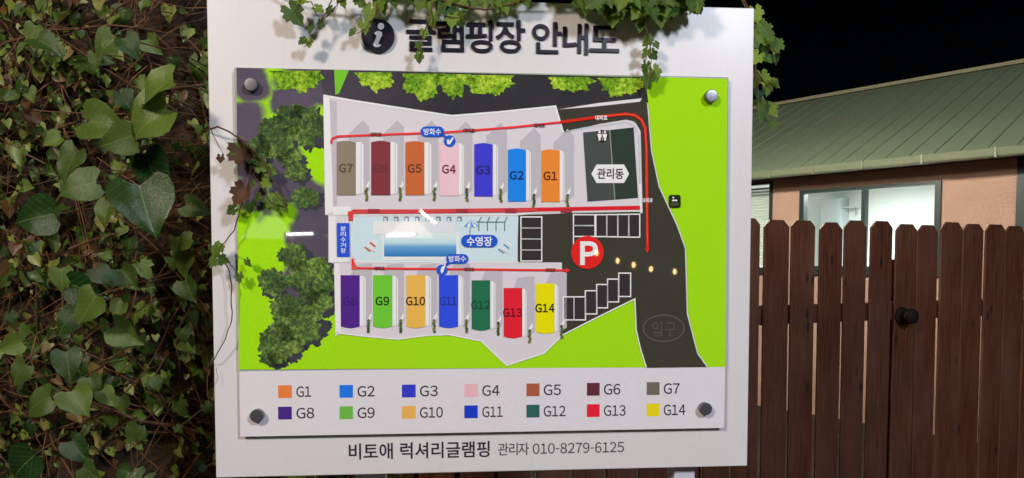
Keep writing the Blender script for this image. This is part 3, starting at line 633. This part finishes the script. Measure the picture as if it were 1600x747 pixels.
# running shoots, each with its leaves along it from large to small
cnt = 0; run = 0
while cnt < 255:
    run += 1
    if run > 70: break
    x = rr.uniform(-1.95, -.5); z = rr.uniform(.9, 2.4); a = rr.uniform(-2.6, -.5); n = rr.randint(8, 15)
    p = stem_path(x, z, math.cos(a), math.sin(a), n, rr.uniform(.07, .16), .16)
    MB().tube(to_local(p), [.0028 * (1 - .6 * k / n) for k in range(n)], 5).build('stem', M_TWIG, ivy, smooth=True)
    for k in range(1, n, 2):
        if cnt >= 255: break
        side = 1 if (k // 2) % 2 else -1; d = (p[k] - p[k - 1]).normalized(); lat = Vector((-d.z, 0, d.x)) * side
        sz = (.062 - .04 * k / n) * rr.uniform(.6, 1.15); st_ = p[k] + (d * .3 + lat) * sz * .5 + Vector((0, -.012, 0))
        put_leaf(HEART[cnt % 9] if cnt % 3 else IVYLOBE[cnt % 4], st_, d * .5 + lat * .8 + Vector((0, rr.uniform(-.3, .1), -.7)), Vector((0, -1, .4)) + rv(rr, .5), sz, ivy); cnt += 1

# ------------------------------------------------------------------ vines hanging on the sign
def vine_on_sign(name, label, strands, leaves, dead=(), bark=M_TWIG_RED, base=(700, -10)):
    b = SWd(base[0], base[1], .02); t = thing(name, label, 'vine', (b.x, b.y, b.z)); inv = Matrix.Translation(-b)
    for pts, r0 in strands:
        pp = [inv @ SWd(x, y, wz) for x, y, wz in pts]; sm_ = []
        for i in range(len(pp) - 1):
            for k in range(4):
                q = pp[i].lerp(pp[i + 1], k / 4) + rv(rr, .0012) * (k > 0); sm_.append(q)
        sm_.append(pp[-1]); n = len(sm_)
        MB().tube(sm_, [r0 * (1 - .5 * k / n) for k in range(n)], 5).build('stem', bark, t, smooth=True)
    for i, (x, y, sz, rot, wz) in enumerate(leaves):
        wz = .012 + wz * .6; sz *= rr.uniform(.8, 1.05)
        a = R(rot); tip = Vector((math.sin(a), rr.uniform(-.3, .2), -math.cos(a)))
        put_leaf(LOBED[i % 5], SWd(x, y, wz) - Vector((tip.x, 0, tip.z)).normalized() * sz * .001 * .45, tip, NRM + Vector((rr.uniform(-.8, .8), 0, rr.uniform(-.3, .8))), sz * .001, t)
    for i, (x, y, sz, rot, wz) in enumerate(dead):
        a = R(rot); tip = Vector((math.sin(a), -.1, -math.cos(a)))
        put_leaf(WITHER[i % 3], SWd(x, y, wz) - tip * sz * .0006, tip, NRM + rv(rr, .5), sz * .00105, t, 'withered_leaf')
    return t
top_leaves = [(468, 3, 34, -80, .05), (462, 26, 38, 35, .05), (500, 16, 22, 60, .05), (515, 20, 24, -30, .045), (500, 41, 19, -10, .04), (484, 48, 17, -40, .045), (470, 65, 15, -60, .05), (483, 69, 18, 10, .04),
              (536, 3, 24, 10, .05), (565, 4, 34, 20, .055), (577, 24, 30, -20, .05), (570, 44, 30, 10, .05), (549, 52, 20, -50, .045), (598, 6, 44, 0, .06), (615, 4, 36, 30, .05), (590, 14, 34, -30, .055),
              (648, 2, 28, 20, .05), (655, 10, 26, -20, .06), (670, 6, 32, 10, .055), (676, 34, 30, -10, .06), (663, 55, 20, 0, .05), (655, 74, 18, 15, .045), (655, 92, 24, -5, .045), (690, 6, 42, -30, .055), (700, 20, 40, 20, .06), (706, 34, 34, 0, .055), (716, 30, 32, 30, .05), (724, 8, 30, 40, .05),
              (742, 6, 30, -20, .05), (756, 4, 34, 0, .05), (776, 6, 42, 10, .05), (788, 12, 34, 30, .045), (806, 2, 28, 0, .05), (822, 0, 28, 20, .05)]
rr2 = random.Random(5)
for k in range(105):                                                # the thick bunch over the right half of the top edge
    x = rr2.uniform(905, 1092); y = rr2.uniform(-40, 10) + 14 * math.exp(-((x - 1010) / 38) ** 2) + 10 * rr2.random()
    top_leaves.append((x, y, rr2.uniform(22, 42), rr2.uniform(-60, 60), rr2.uniform(.03, .11)))
for k in range(70):
    x = rr2.uniform(560, 905); top_leaves.append((x, rr2.uniform(-46, -13), rr2.uniform(22, 40), rr2.uniform(-70, 70), rr2.uniform(.02, .08)))
top_leaves += [(958, 28, 40, 0, .06), (968, 20, 36, 30, .05), (1003, 38, 24, 0, .05), (1032, 36, 28, 10, .06), (1040, 20, 40, 0, .07), (1000, 44, 20, -10, .05), (1010, 66, 22, -40, .045), (1008, 84, 22, -30, .045), (1022, 88, 20, 30, .04), (1026, 72, 18, 30, .04), (1008, 108, 22, -10, .04), (1024, 118, 34, 20, .045), (1012, 128, 30, -15, .045), (1092, 14, 24, 20, .05)]
vine_on_sign('hanging_vine', 'leafy green vine drooping over the top edge of the sign and its title', [
    ([(430, -14, .02), (470, -8, .045), (520, -4, .05), (600, -6, .05), (690, 0, .05), (740, 14, .045), (772, 15, .04), (830, -4, .04), (920, -6, .04), (1000, -2, .05), (1080, -4, .05), (1120, -14, .03)], .0028),
    ([(520, -4, .05), (508, 22, .045), (500, 34, .042), (494, 50, .042), (487, 60, .04), (476, 74, .045)], .0014),
    ([(486, 2, .045), (494, 24, .044), (502, 32, .042)], .0012), ([(470, -6, .045), (466, 12, .045), (455, 24, .05)], .0012), ([(500, 34, .042), (515, 20, .044), (530, 4, .046)], .0012),
    ([(530, 2, .05), (524, 18, .045), (522, 32, .045)], .0007), ([(590, 5, .05), (588, 22, .05), (572, 45, .047), (549, 56, .045)], .0014),
    ([(678, -2, .05), (672, 30, .055), (662, 52, .05), (657, 72, .045), (655, 100, .045)], .0016), ([(700, 0, .05), (684, 24, .05), (718, 28, .05)], .0016),
    ([(1000, -4, .05), (1006, 30, .05), (1014, 60, .045), (1018, 90, .042), (1016, 130, .042)], .0016)], top_leaves)
side_leaves = [(374, 238, 30, 50, .05), (388, 240, 36, 70, .05), (402, 252, 34, 50, .05), (412, 262, 34, 60, .055), (424, 268, 28, 70, .05), (413, 267, 24, -10, .05), (418, 288, 20, 60, .05), (396, 289, 14, 0, .045), (404, 311, 20, 0, .045), (390, 326, 24, -10, .045), (360, 330, 22, -60, .045),
               (432, 310, 16, 20, .045), (440, 316, 22, 40, .045), (428, 322, 24, 20, .05), (418, 314, 18, 60, .045), (445, 326, 20, 30, .045), (346, 389, 18, 30, .045), (350, 407, 24, 70, .045), (336, 396, 30, -30, .05), (332, 412, 26, -40, .05), (389, 412, 16, 30, .045), (374, 435, 18, 0, .045)]
vine_on_sign('creeping_vine', 'thin creeping vine with withered brown leaves on the left edge of the sign', [
    ([(318, 205, .0), (340, 198, .04), (362, 208, .05), (385, 222, .05), (410, 250, .05), (436, 300, .05), (448, 322, .045)], .0022),
    ([(318, 185, .01), (330, 202, .035), (340, 225, .035), (350, 242, .03)], .0012), ([(386, 222, .05), (392, 262, .045), (386, 300, .045), (374, 330, .04), (366, 360, .04), (350, 380, .04), (332, 400, .03), (318, 412, .0)], .0018),
    ([(400, 250, .05), (396, 272, .045), (414, 300, .045), (424, 318, .045)], .001), ([(340, 395, .03), (357, 420, .035), (362, 450, .035), (362, 500, .03), (352, 530, .03), (336, 560, .02), (325, 575, .0)], .0016),
    ([(350, 400, .035), (366, 420, .04), (376, 440, .04), (384, 452, .04)], .001), ([(366, 400, .035), (384, 406, .04), (394, 418, .04)], .0008), ([(338, 575, .01), (340, 592, .012), (336, 600, .012)], .0006),
    ([(315, 640, .0), (300, 652, .02), (280, 668, .03)], .0012)],
    side_leaves, [(382, 250, 40, 20, .05), (376, 312, 36, -20, .05), (396, 246, 26, 60, .05), (345, 252, 14, 0, .035)], base=(330, 250))
def vine_right():
    c = at(1188, 40, 2.1); t = thing('trailing_vine', 'sunlit yellow green vine sprays showing past the right edge of the sign', 'vine', (c.x, c.y, c.z)); t['label'] = 'yellow green vine sprays poking out past the right edge of the sign'
    inv = Matrix.Translation(-c); pts = [(1150, -20, 1.9), (1172, 20, 1.95), (1184, 60, 2.0), (1180, 110, 1.98), (1186, 150, 2.0), (1196, 190, 2.02)]
    pp = [inv @ at(*p) for p in pts]; MB().tube(pp, [.004, .004, .003, .003, .002, .0015], 5).build('stem', M_TWIG, t, smooth=True)
    for q in (((1184, 60, 2.0), (1200, 74, 2.0), (1216, 84, 2.0)), ((1180, 110, 1.98), (1196, 130, 2.0), (1206, 142, 2.0)), ((1186, 150, 2.0), (1194, 180, 2.0), (1206, 200, 2.0))):
        MB().tube([inv @ at(*p) for p in q], [.002, .0016, .001], 4).build('stem', M_TWIG, t, smooth=True)
    L = [(1188, 46, 26, 20), (1192, 58, 34, 40), (1200, 66, 30, -20), (1204, 80, 34, 40), (1214, 80, 34, -15), (1211, 96, 22, 0), (1190, 84, 30, 10), (1184, 100, 34, -40), (1196, 98, 22, 50), (1190, 128, 30, 10), (1203, 139, 28, 60), (1198, 146, 26, 0), (1208, 134, 22, 30), (1186, 152, 26, -20), (1192, 176, 28, 20), (1202, 180, 30, 40), (1207, 200, 24, 10), (1190, 186, 22, -10), (1184, 70, 36, -20), (1180, 130, 34, 0), (1182, 168, 30, 20), (1180, 30, 34, 10), (1170, 80, 40, 0), (1168, 140, 40, 0)]
    for i, (x, y, s_, rot) in enumerate(L):
        a = R(rot); tip = Vector((math.sin(a), -.2, -math.cos(a))); Y = 1.98 + rr.uniform(-.05, .05)
        put_leaf((LOBED + HEART)[i % 7], at(x, y - s_ * .4, Y), tip, Vector((rr.uniform(-.4, .5), -1, rr.uniform(-.1, .5))), s_ * Y / F * .62, t)
vine_right()

# ------------------------------------------------------------------ picket fence
FA = .383; FP = .155; FD = Vector((math.cos(FA), math.sin(FA), 0)); FB = Vector((-math.sin(FA), math.cos(FA), 0))
fence = thing('picket_fence', 'dark brown stained wooden picket fence with clipped corner tops right of the sign', 'fence', (1.102, 3.215, 0), FA)
def picket(seed):
    r_ = random.Random(seed); W_, T, H, c = (.1365 if seed < 11 else .149) + r_.uniform(-.0025, .0025), .012, 1.795, .03 + r_.uniform(-.004, .004); H += r_.uniform(-.009, .009)
    out = [(0, .0), (W_, .0), (W_, H - c), (W_ - c, H), (c, H), (0, H - c)]; lean = r_.uniform(-.004, .004)
    v = [(x + lean * z, 0, z) for x, z in out] + [(x + lean * z, T, z) for x, z in out]; n = 6
    f = [tuple(range(n)), tuple(range(n, 2 * n))[::-1]] + [((k + 1) % n, k, n + k, n + (k + 1) % n) for k in range(n)]
    me = bpy.data.meshes.new('picket'); me.from_pydata(v, [], f); me.materials.append(M_WOOD); return me
PM = [picket(i) for i in range(22)]
for k in range(-12, 22):
    o = link('picket', PM[(k * 4) % 11 + (11 if k >= 7 else 0)], fence); o.location = (k * FP + random.Random(k).uniform(-.003, .003), random.Random(k + 50).uniform(-.003, .003), .02); o.location.z = 0.0
    bevel(o, .0025, 1)
x0, x1 = -12 * FP, 22 * FP
for z in (.35, 1.33): MB().box((x0, .0165, z), (x1, .0565, z + .085)).build('rail', M_WOOD, fence)
for k in (-10, -2.35, 5.2, 12.8, 20.5): MB().box((k * FP, .064, 0), (k * FP + .09, .154, 1.62)).build('post', M_WOOD, fence)
M_KNOB = plain('worn_black_knob', (30, 24, 22), rough=.75, spec=.2)
kn = hit(1410, 493, Vector((1.102, 3.215, 0)), FB) - Vector((1.102, 3.215, 0)); kx, kz = kn.dot(FD), kn.z
rose = MB().lathe([(.043, .0), (.043, .006), (.036, .012), (.016, .014), (.014, .03)], (kx - .012, -.0035, kz), (0, -1, 0), 24).build('door_knob', M_KNOB, fence, smooth=False)
MB().lathe([(.013, .026), (.022, .03), (.033, .04), (.038, .054), (.034, .068), (.02, .076), (.002, .078)], (kx - .012, -.0035, kz), (0, -1, 0), 24).build('knob_grip', M_KNOB, rose, smooth=True)

# ------------------------------------------------------------------ house behind the fence
HA = -.865; H0 = Vector((2.536, 7.774, 0)); HX = Vector((math.cos(HA), math.sin(HA), 0)); HY = Vector((-math.sin(HA), math.cos(HA), 0))
house = thing('garden_house', 'salmon walled house with green metal roof and lit window behind the fence', 'house', H0, HA)
WALLY = .36
def hw(px, py, r=WALLY):
    p = hit(px, py, H0 + HY * r, HY) - H0; return p.dot(HX), p.z
def wall_mat():
    s = N('salmon_render'); f = s.noise(4, 6, s.coord()); g = s.noise(120, 3, s.coord())
    s.set(Base_Color=s.mix(f, col((208, 168, 146)), col((222, 188, 166))), Roughness=.85); s.bump(g, .5, .006); return s.m
def roof_mat():
    s = N('green_roof_sheet'); f = s.noise(2.2, 5, s.coord()); sp = s.n('SeparateXYZ'); s.l(s.coord('Object'), sp.inputs[0])
    rnd = s.n('ObjectInfo').outputs['Random']; wv = s.math('SINE', s.math('MULTIPLY', sp.outputs[1], 62)); st = s.noise(6, 4, s.mapping((14, 1, 1)))
    c = s.mix(f, col((140, 172, 144)), col((158, 174, 148))); c = s.mix(s.math('MULTIPLY', st, .6), c, col((140, 158, 136))); c = s.mix(s.math('MULTIPLY', rnd, .3), c, col((150, 162, 132)))
    dirt = s.noise(1.1, 6, s.coord()); c = s.mix(s.math('MULTIPLY', s.ramp(dirt, [(.45, (0, 0, 0, 1)), (.75, (1, 1, 1, 1))]), .5), c, col((132, 128, 106)))
    s.set(Base_Color=c, Roughness=.6); s.bump(wv, .12, .006); return s.m
M_WALL = wall_mat(); M_ROOF = roof_mat(); M_GUT = plain('gutter_paint', (138, 150, 122), rough=.4, k=.9, var=.15); M_FRAME = plain('dark_teal_frame', (52, 72, 74), rough=.4, k=.9); M_RIDGE = plain('ridge_cap', (246, 228, 190), rough=.5, k=1.0, var=.2)
M_DARKWOOD = plain('soffit_boards', (64, 44, 40), rough=.7); M_ROOM = plain('room_white', (230, 236, 234), rough=.8, k=1.0, var=.02)
T0, T1 = -3.6, 3.6
EZ, RZ, RUN = 2.45, 3.813, 2.8
wt0, wz1 = hw(1251, 297); wt1, wz1b = hw(1472, 283); WT = (wz1 + wz1b) / 2; WB = 1.5
lt1, lz = hw(1208, 284); LT0 = lt1 - .7; cornr = hw(1588, 330)[0]
# walls in pieces round the two window openings
def wallbox(a, b, z0, z1): return MB().box((a, WALLY, z0), (b, WALLY + .12, z1)).build('wall', M_WALL, house)
ZT = EZ + .03
wallbox(T0, LT0, 0, ZT); wallbox(LT0, lt1, 0, WB); wallbox(LT0, lt1, lz, ZT); wallbox(lt1, wt0, 0, ZT); wallbox(wt0, wt1, 0, WB); wallbox(wt0, wt1, WT, ZT); wallbox(wt1, cornr, 0, ZT)
MB().box((cornr, WALLY - .02, 0), (cornr + .12, WALLY + .14, ZT)).build('corner_post', M_FRAME, house)
MB().box((cornr + .12, WALLY + .02, 0), (T1 - .2, WALLY + .12, ZT)).build('wall', M_WALL, house)
# the room behind, open to the windows
a, b = LT0 - .3, wt1 + .25; rd = 2.2
MB().add([(a, WALLY + .125, .9), (b, WALLY + .125, .9), (b, rd, .9), (a, rd, .9), (a, WALLY + .125, ZT), (b, WALLY + .125, ZT), (b, rd, ZT), (a, rd, ZT)], [(0, 1, 2, 3), (4, 7, 6, 5), (2, 1, 5, 6), (3, 2, 6, 7), (0, 3, 7, 4)]).build('room', M_ROOM, house)
MB().box((T0, 2 * RUN - WALLY - .12, 0), (T1 - .2, 2 * RUN - WALLY, ZT)).build('back_wall', M_WALL, house)
for t in (T0, T1 - .32): mesh_obj('gable_wall', [(t, WALLY + .13, 0), (t, 2 * RUN - WALLY - .13, 0), (t, 2 * RUN - WALLY - .13, EZ), (t, RUN, RZ - .14), (t, WALLY + .13, EZ), (t + .12, WALLY + .13, 0), (t + .12, 2 * RUN - WALLY - .13, 0), (t + .12, 2 * RUN - WALLY - .13, EZ), (t + .12, RUN, RZ - .14), (t + .12, WALLY + .13, EZ)], [(0, 1, 2, 3, 4), (9, 8, 7, 6, 5)], M_WALL, house)
def glass():
    s = N('window_glass'); tr = s.n('BsdfTransparent'); tr.inputs[0].default_value = (.95, .98, .97, 1); gl = s.n('BsdfGlossy'); gl.inputs['Roughness'].default_value = .04; mx = s.n('MixShader'); fr = s.n('Fresnel'); fr.inputs[0].default_value = 1.45
    s.l(fr.outputs[0], mx.inputs[0]); s.l(tr.outputs[0], mx.inputs[1]); s.l(gl.outputs[0], mx.inputs[2]); s.l(mx.outputs[0], s.out.inputs[0]); return s.m
M_GLASS = glass()
def window(t0, t1, z0, z1, mulls, fw=.05):
    y0, y1 = WALLY - .025, WALLY + .06
    fr = MB().box((t0, y0, z0), (t0 + fw, y1, z1)).box((t1 - fw, y0, z0), (t1, y1, z1)).box((t0 + fw, y0, z1 - fw * .7), (t1 - fw, y1, z1)).box((t0 + fw, y0, z0), (t1 - fw, y1, z0 + fw)).build('window', M_FRAME, house)
    xs = [t0 + fw] + mulls + [t1 - fw]
    for m in mulls: MB().box((m - .018, y0 + .005, z0 + fw), (m + .018, y1, z1 - fw * .7)).build('mullion', M_FRAME, fr)
    for i in range(len(xs) - 1):
        l, r_ = xs[i] + (.018 if i else 0), xs[i + 1] - (.018 if i < len(xs) - 2 else 0)
        mesh_obj('pane', [(l, WALLY + .02, z0 + fw), (r_, WALLY + .02, z0 + fw), (r_, WALLY + .02, z1 - fw * .7), (l, WALLY + .02, z1 - fw * .7)], [(0, 1, 2, 3)], M_GLASS, fr)
    MB().box((t0 - .03, WALLY - .05, z0 - .035), (t1 + .03, WALLY - .001, z0 - .003)).build('sill', M_FRAME, fr); return fr
window(wt0, wt1, WB, WT, [hw(1350, 320)[0]])
wl = window(LT0, lt1, WB, lz, [], .03)
M_SLAT = plain('blind_slat', (220, 230, 220), rough=.6)
zz = WB + .06
while zz < lz - .04:
    mesh_obj('blind_slat', [(LT0 + .035, WALLY + .075, zz), (lt1 - .035, WALLY + .075, zz), (lt1 - .035, WALLY + .09, zz + .026), (LT0 + .035, WALLY + .09, zz + .026)], [(0, 1, 2, 3)], M_SLAT, wl); zz += .033
# roof: sheets between the seams, each its own piece
PWD = .205; n = int((T1 - T0) / PWD); slope = Vector((0, RUN, RZ - EZ)); 
def sheet(name):
    vs = []; fs = []; Zo = .075
    prof = [(0, .0), (0, .011), (.012, .011), (.014, .0), (.07, .004), (.14, .0), (PWD, .002)]
    for k in range(9):
        q = k / 8
        for x, h in prof: vs.append((x, -.02 + (RUN + .02) * q, EZ + Zo + (RZ - EZ - Zo) * q + h))
    m = len(prof)
    for k in range(8):
        for j in range(m - 1): a_ = k * m + j; fs.append((a_, a_ + 1, a_ + m + 1, a_ + m))
    me = bpy.data.meshes.new(name); me.from_pydata(vs, [], fs); me.materials.append(M_ROOF); return me
SH_ = sheet('roof_sheet')
for k in range(n): o = link('roof_sheet', SH_, house); o.location = (T0 + k * PWD, 0, 0)
mesh_obj('back_roof', [(T0, RUN, RZ), (T1, RUN, RZ), (T1, 2 * RUN, EZ + .07), (T0, 2 * RUN, EZ + .07)], [(0, 1, 2, 3)], M_ROOF, house)
MB().add([(T0, RUN - .10, RZ - .015), (T1, RUN - .10, RZ - .015), (T1, RUN, RZ + .05), (T0, RUN, RZ + .05), (T1, RUN + .1, RZ - .015), (T0, RUN + .1, RZ - .015)], [(0, 1, 2, 3), (3, 2, 4, 5)]).build('ridge_cap', M_RIDGE, house)
mesh_obj('soffit', [(T0, -.02, EZ + .028), (T1, -.02, EZ + .028), (T1, WALLY + .2, EZ + .034), (T0, WALLY + .2, EZ + .034)], [(0, 3, 2, 1)], M_DARKWOOD, house)
g = [(-.105, EZ + .075), (-.11, EZ + .066), (-.1, EZ + .012), (-.085, EZ + .0), (-.025, EZ), (-.02, EZ + .07), (-.028, EZ + .07), (-.033, EZ + .01), (-.08, EZ + .01), (-.095, EZ + .02)]
m = len(g); vs = [(t, y, z) for t in (T0, T1) for y, z in g]; gut = mesh_obj('gutter', vs, [(k, (k + 1) % m, m + (k + 1) % m, m + k) for k in range(m)], M_GUT, house)
for t in [hw(px, 270, -.1)[0] for px in (1203, 1271, 1347, 1440, 1555)] + [-.9, -1.7, 2.75]:
    MB().box((t - .008, -.114, EZ - .004), (t + .008, -.018, EZ + .079)).build('gutter_bracket', M_GUT, gut)
# things inside the lit room
def room_pt(px, py, r): return hw(px, py, r)
def in_room(name, label, cat, t, y, z): return thing(name, label, cat, H0 + HX * t + HY * y + Vector((0, 0, z)), HA)
ct0, cz1 = hw(1283, 311, 1.95); ct1, _ = hw(1312, 311, 1.95)
cab = in_room('wall_cabinet', 'grey wall cabinet seen through the left window pane of the house', 'cabinet', ct0, 1.95, 1.3)
M_CAB = plain('grey_cabinet', (176, 184, 186), rough=.6)
MB().box((0, 0, 0), (ct1 - ct0, .249, cz1 - 1.3)).build('carcass', M_CAB, cab); MB().box((.01, -.018, .01), (ct1 - ct0 - .01, -.001, cz1 - 1.31)).build('door', M_CAB, cab)
st0, sz = hw(1314, 323, 2.0); st1, _ = hw(1338, 322, 2.0)
shf = in_room('wall_shelf', 'thin grey shelf right of the cabinet in the lit room', 'shelf', st0, 2.0, sz - .015)
MB().box((0, 0, 0), (st1 - st0, .199, .015)).build('shelf_board', M_CAB, shf); MB().box((.1, .17, -.08), (.115, .199, -.001)).build('bracket', M_CAB, shf)

# ------------------------------------------------------------------ lamps
def lamp_light(name, kind, energy, color, loc, target, parent, size=.2, spread=None):
    l = bpy.data.lights.new(name, kind); l.energy = energy; l.color = color
    if kind == 'AREA':
        l.shape = 'DISK'; l.size = size
        if spread: l.spread = spread
    else: l.shadow_soft_size = size
    o = bpy.data.objects.new(name, l); COL.objects.link(o); o.location = loc
    o.rotation_euler = (Vector(target) - Vector(loc)).to_track_quat('-Z', 'Y').to_euler()
    o.parent = parent; o.matrix_parent_inverse = parent.matrix_basis.inverted(); return o
M_GALV = plain('galvanised_pole', (120, 122, 124), rough=.45, metallic=.8, var=.15)
def assumed_flood(label, base, head, target, color, energy, size):  # unseen lamp on a post, assumed from the light on the sign
    t = thing('assumed_lamp_post', label, 'lamp', base); b = Vector(base); h = Vector(head) - b; d = (Vector(target) - Vector(head)).normalized()
    MB().tube([(0, 0, 0), (0, 0, h.z + .08), (h.x * .6, h.y * .6, h.z + .2), tuple(h - d * .1)], [.04, .034, .026, .022], 12).build('pole', M_GALV, t, smooth=True)
    MB().lathe([(.03, -.13), (size * .45, -.1), (size * .62, .0), (size * .64, .03), (size * .58, .03), (size * .55, .004)], h, d, 24).build('lamp_shade', M_BLACK, t)
    MB().lathe([(size * .5, .006), (size * .5, .01)], h, d, 24).build('lens', emit('lamp_lens_%d' % len(bpy.data.materials), color, 6), t)
    lamp_light('bulb', 'AREA', energy, color, Vector(head) + d * .02, target, t, size); return t
assumed_flood('assumed lamp post added unseen behind the viewer, whose warm light falls on the sign from the left', (-3.2, -3.1, 0), (-2.6, -2.5, 4.1), (-.25, 1.65, 1.5), (1, .86, .72), 190, .75)  # assumed warm source, added out of view to light the sign
assumed_flood('assumed lamp post added unseen behind the viewer, whose cool light falls on the sign from the right', (3.3, -3.3, 0), (2.7, -2.7, 4.2), (.1, 1.65, 1.45), (.80, .88, 1.0), 210, .75)  # assumed cool source, likewise added out of view on the right
# unseen garden lamp assumed between fence and house, added to light the wall
gb = Vector((.80, 5.15, 0)); gl_ = thing('assumed_garden_lamp', 'assumed globe lamp on a pole hidden behind the sign, added to light the house wall', 'lamp', gb)
MB().tube([(0, 0, 0), (0, 0, 3.08)], [.04, .03], 12).build('pole', M_BLACK, gl_, smooth=True)
MB().lathe([(.03, 3.06), (.06, 3.08), (.06, 3.11), (.02, 3.115)], (0, 0, 0), (0, 0, 1), 16).build('collar', M_BLACK, gl_)
MB().lathe([(.1 * math.sin(math.pi * k / 10) + .001, 3.225 - .1 * math.cos(math.pi * k / 10)) for k in range(22)], (0, 0, 0), (0, 0, 1), 20).build('globe', emit('globe_glow', (1, .9, .74), 1150), gl_, smooth=True)
# ceiling lamp assumed in the room, added to light the windows from within
tc = wt0 + (wt1 - wt0) * .32; cl = in_room('assumed_ceiling_lamp', 'flat white ceiling lamp assumed in the room behind the windows', 'lamp', tc, 1.2, ZT - .03)
MB().lathe([(.16, .0), (.16, .028)], (0, 0, 0), (0, 0, 1), 24).build('diffuser', emit('ceiling_diffuser', (.9, 1, .97), 8), cl)
lamp_light('bulb', 'AREA', 42, (.95, 1, .985), H0 + HX * tc + HY * 1.2 + Vector((0, 0, ZT - .05)), H0 + HX * tc + HY * 1.2, cl, .3)
# bulbs and tubes across the yard, seen mirrored in the glossy panel
def mirror(px, py, dist):
    p = SWd(px, py, PW); d = (p - Vector((0, 0, EYE))).normalized(); r_ = d - NRM * (2 * d.dot(NRM)); return p + r_ * dist
M_BULB = emit('warm_bulb', (1, .6, .24), 48); M_TUBE = emit('white_tube', (1, .97, .9), 60)
bp = [mirror(*q, 7.0) for q in ((932, 395.5), (965, 407.5), (990, 414), (1017, 420.5), (1054, 424.5))]
sl_ = thing('string_light', 'string of warm bulbs mirrored as small dots beside the red parking marker', 'string light', bp[2])
MB().tube([p - bp[2] + Vector((0, 0, .09)) for p in [bp[0] + (bp[0] - bp[1])] + bp + [bp[-1] + (bp[-1] - bp[-2])]], .004, 5).build('cable', M_BLACK, sl_)
for p in bp:
    MB().lathe([(.012, .088), (.014, .04), (.012, .032)], p - bp[2], (0, 0, 1), 10).build('socket', M_BLACK, sl_)
    MB().lathe([(.003, -.032), (.014, -.026), (.021, -.005), (.018, .015), (.01, .033)], p - bp[2], (0, 0, 1), 12).build('bulb', M_BULB, sl_, smooth=True)
for lab, q0, q1 in (('slanted white tube lamp mirrored above the pool on the map', (655, 328), (682, 350)), ('white tube lamp mirrored over the pool water on the map', (603, 368), (650, 365.5)), ('white tube lamp mirrored over the trees at the left of the map', (446, 366), (491, 365))):
    a_, b_ = mirror(*q0, 6.0), mirror(*q1, 6.0); t = thing('tube_lamp', lab, 'lamp', a_, group='tube lamps across the yard')
    MB().tube([(0, 0, 0), b_ - a_], .013, 8).build('tube', M_TUBE, t); d = (b_ - a_).normalized()
    MB().tube([-d * .02, d * .01], .018, 8).build('end_cap', M_BLACK, t); MB().tube([b_ - a_ - d * .01, b_ - a_ + d * .02], .018, 8).build('end_cap', M_BLACK, t)
# glowing tent shapes added far across the yard so the panel mirrors pale patches
def add_tent_glow(label, px, py, wpx, hpx, c, strength):
    dist = 30; p = mirror(px, py, dist); path = dist + 1.65; hw_ = wpx / F * path / 2; hh = hpx / F * path / 2; z0 = p.z - hh; z1 = p.z + hh
    d = (SWd(px, py, PW) - p).normalized(); t = thing('added_tent_glow', label, 'tent', (p.x, p.y, 0), math.atan2(d.y, d.x) + math.pi / 2, group='glowing tent shapes added across the yard')
    D = 4.0; M_CANVAS = plain('dark_canvas', (60, 54, 50), rough=.9)
    MB().box((-hw_ * .9, .05, 0), (hw_ * .9, D - .05, z0 - .01)).build('wall', M_CANVAS, t)
    MB().add([(-hw_, 0, z0), (hw_, 0, z0), (hw_ * .15, 0, z1), (-hw_ * .3, 0, z1), (-hw_, D, z0), (hw_, D, z0), (hw_ * .15, D, z1), (-hw_ * .3, D, z1)], [(0, 1, 2, 3), (5, 4, 7, 6), (1, 5, 6, 2), (4, 0, 3, 7), (3, 2, 6, 7), (0, 4, 5, 1)]).build('glow_canopy', emit('glow_canvas_%d' % int(px), c, strength), t)  # the canopy surface itself glows, standing in for a lamp inside
add_tent_glow('white glowing tent shape added to mirror as a pale patch in the left part of the map panel', 418, 350, 76, 42, (1, .97, .95), 2.2)
add_tent_glow('cream glowing tent shape added to mirror as a pale patch above the pool on the map', 640, 356, 74, 30, (1, .88, .74), 5)
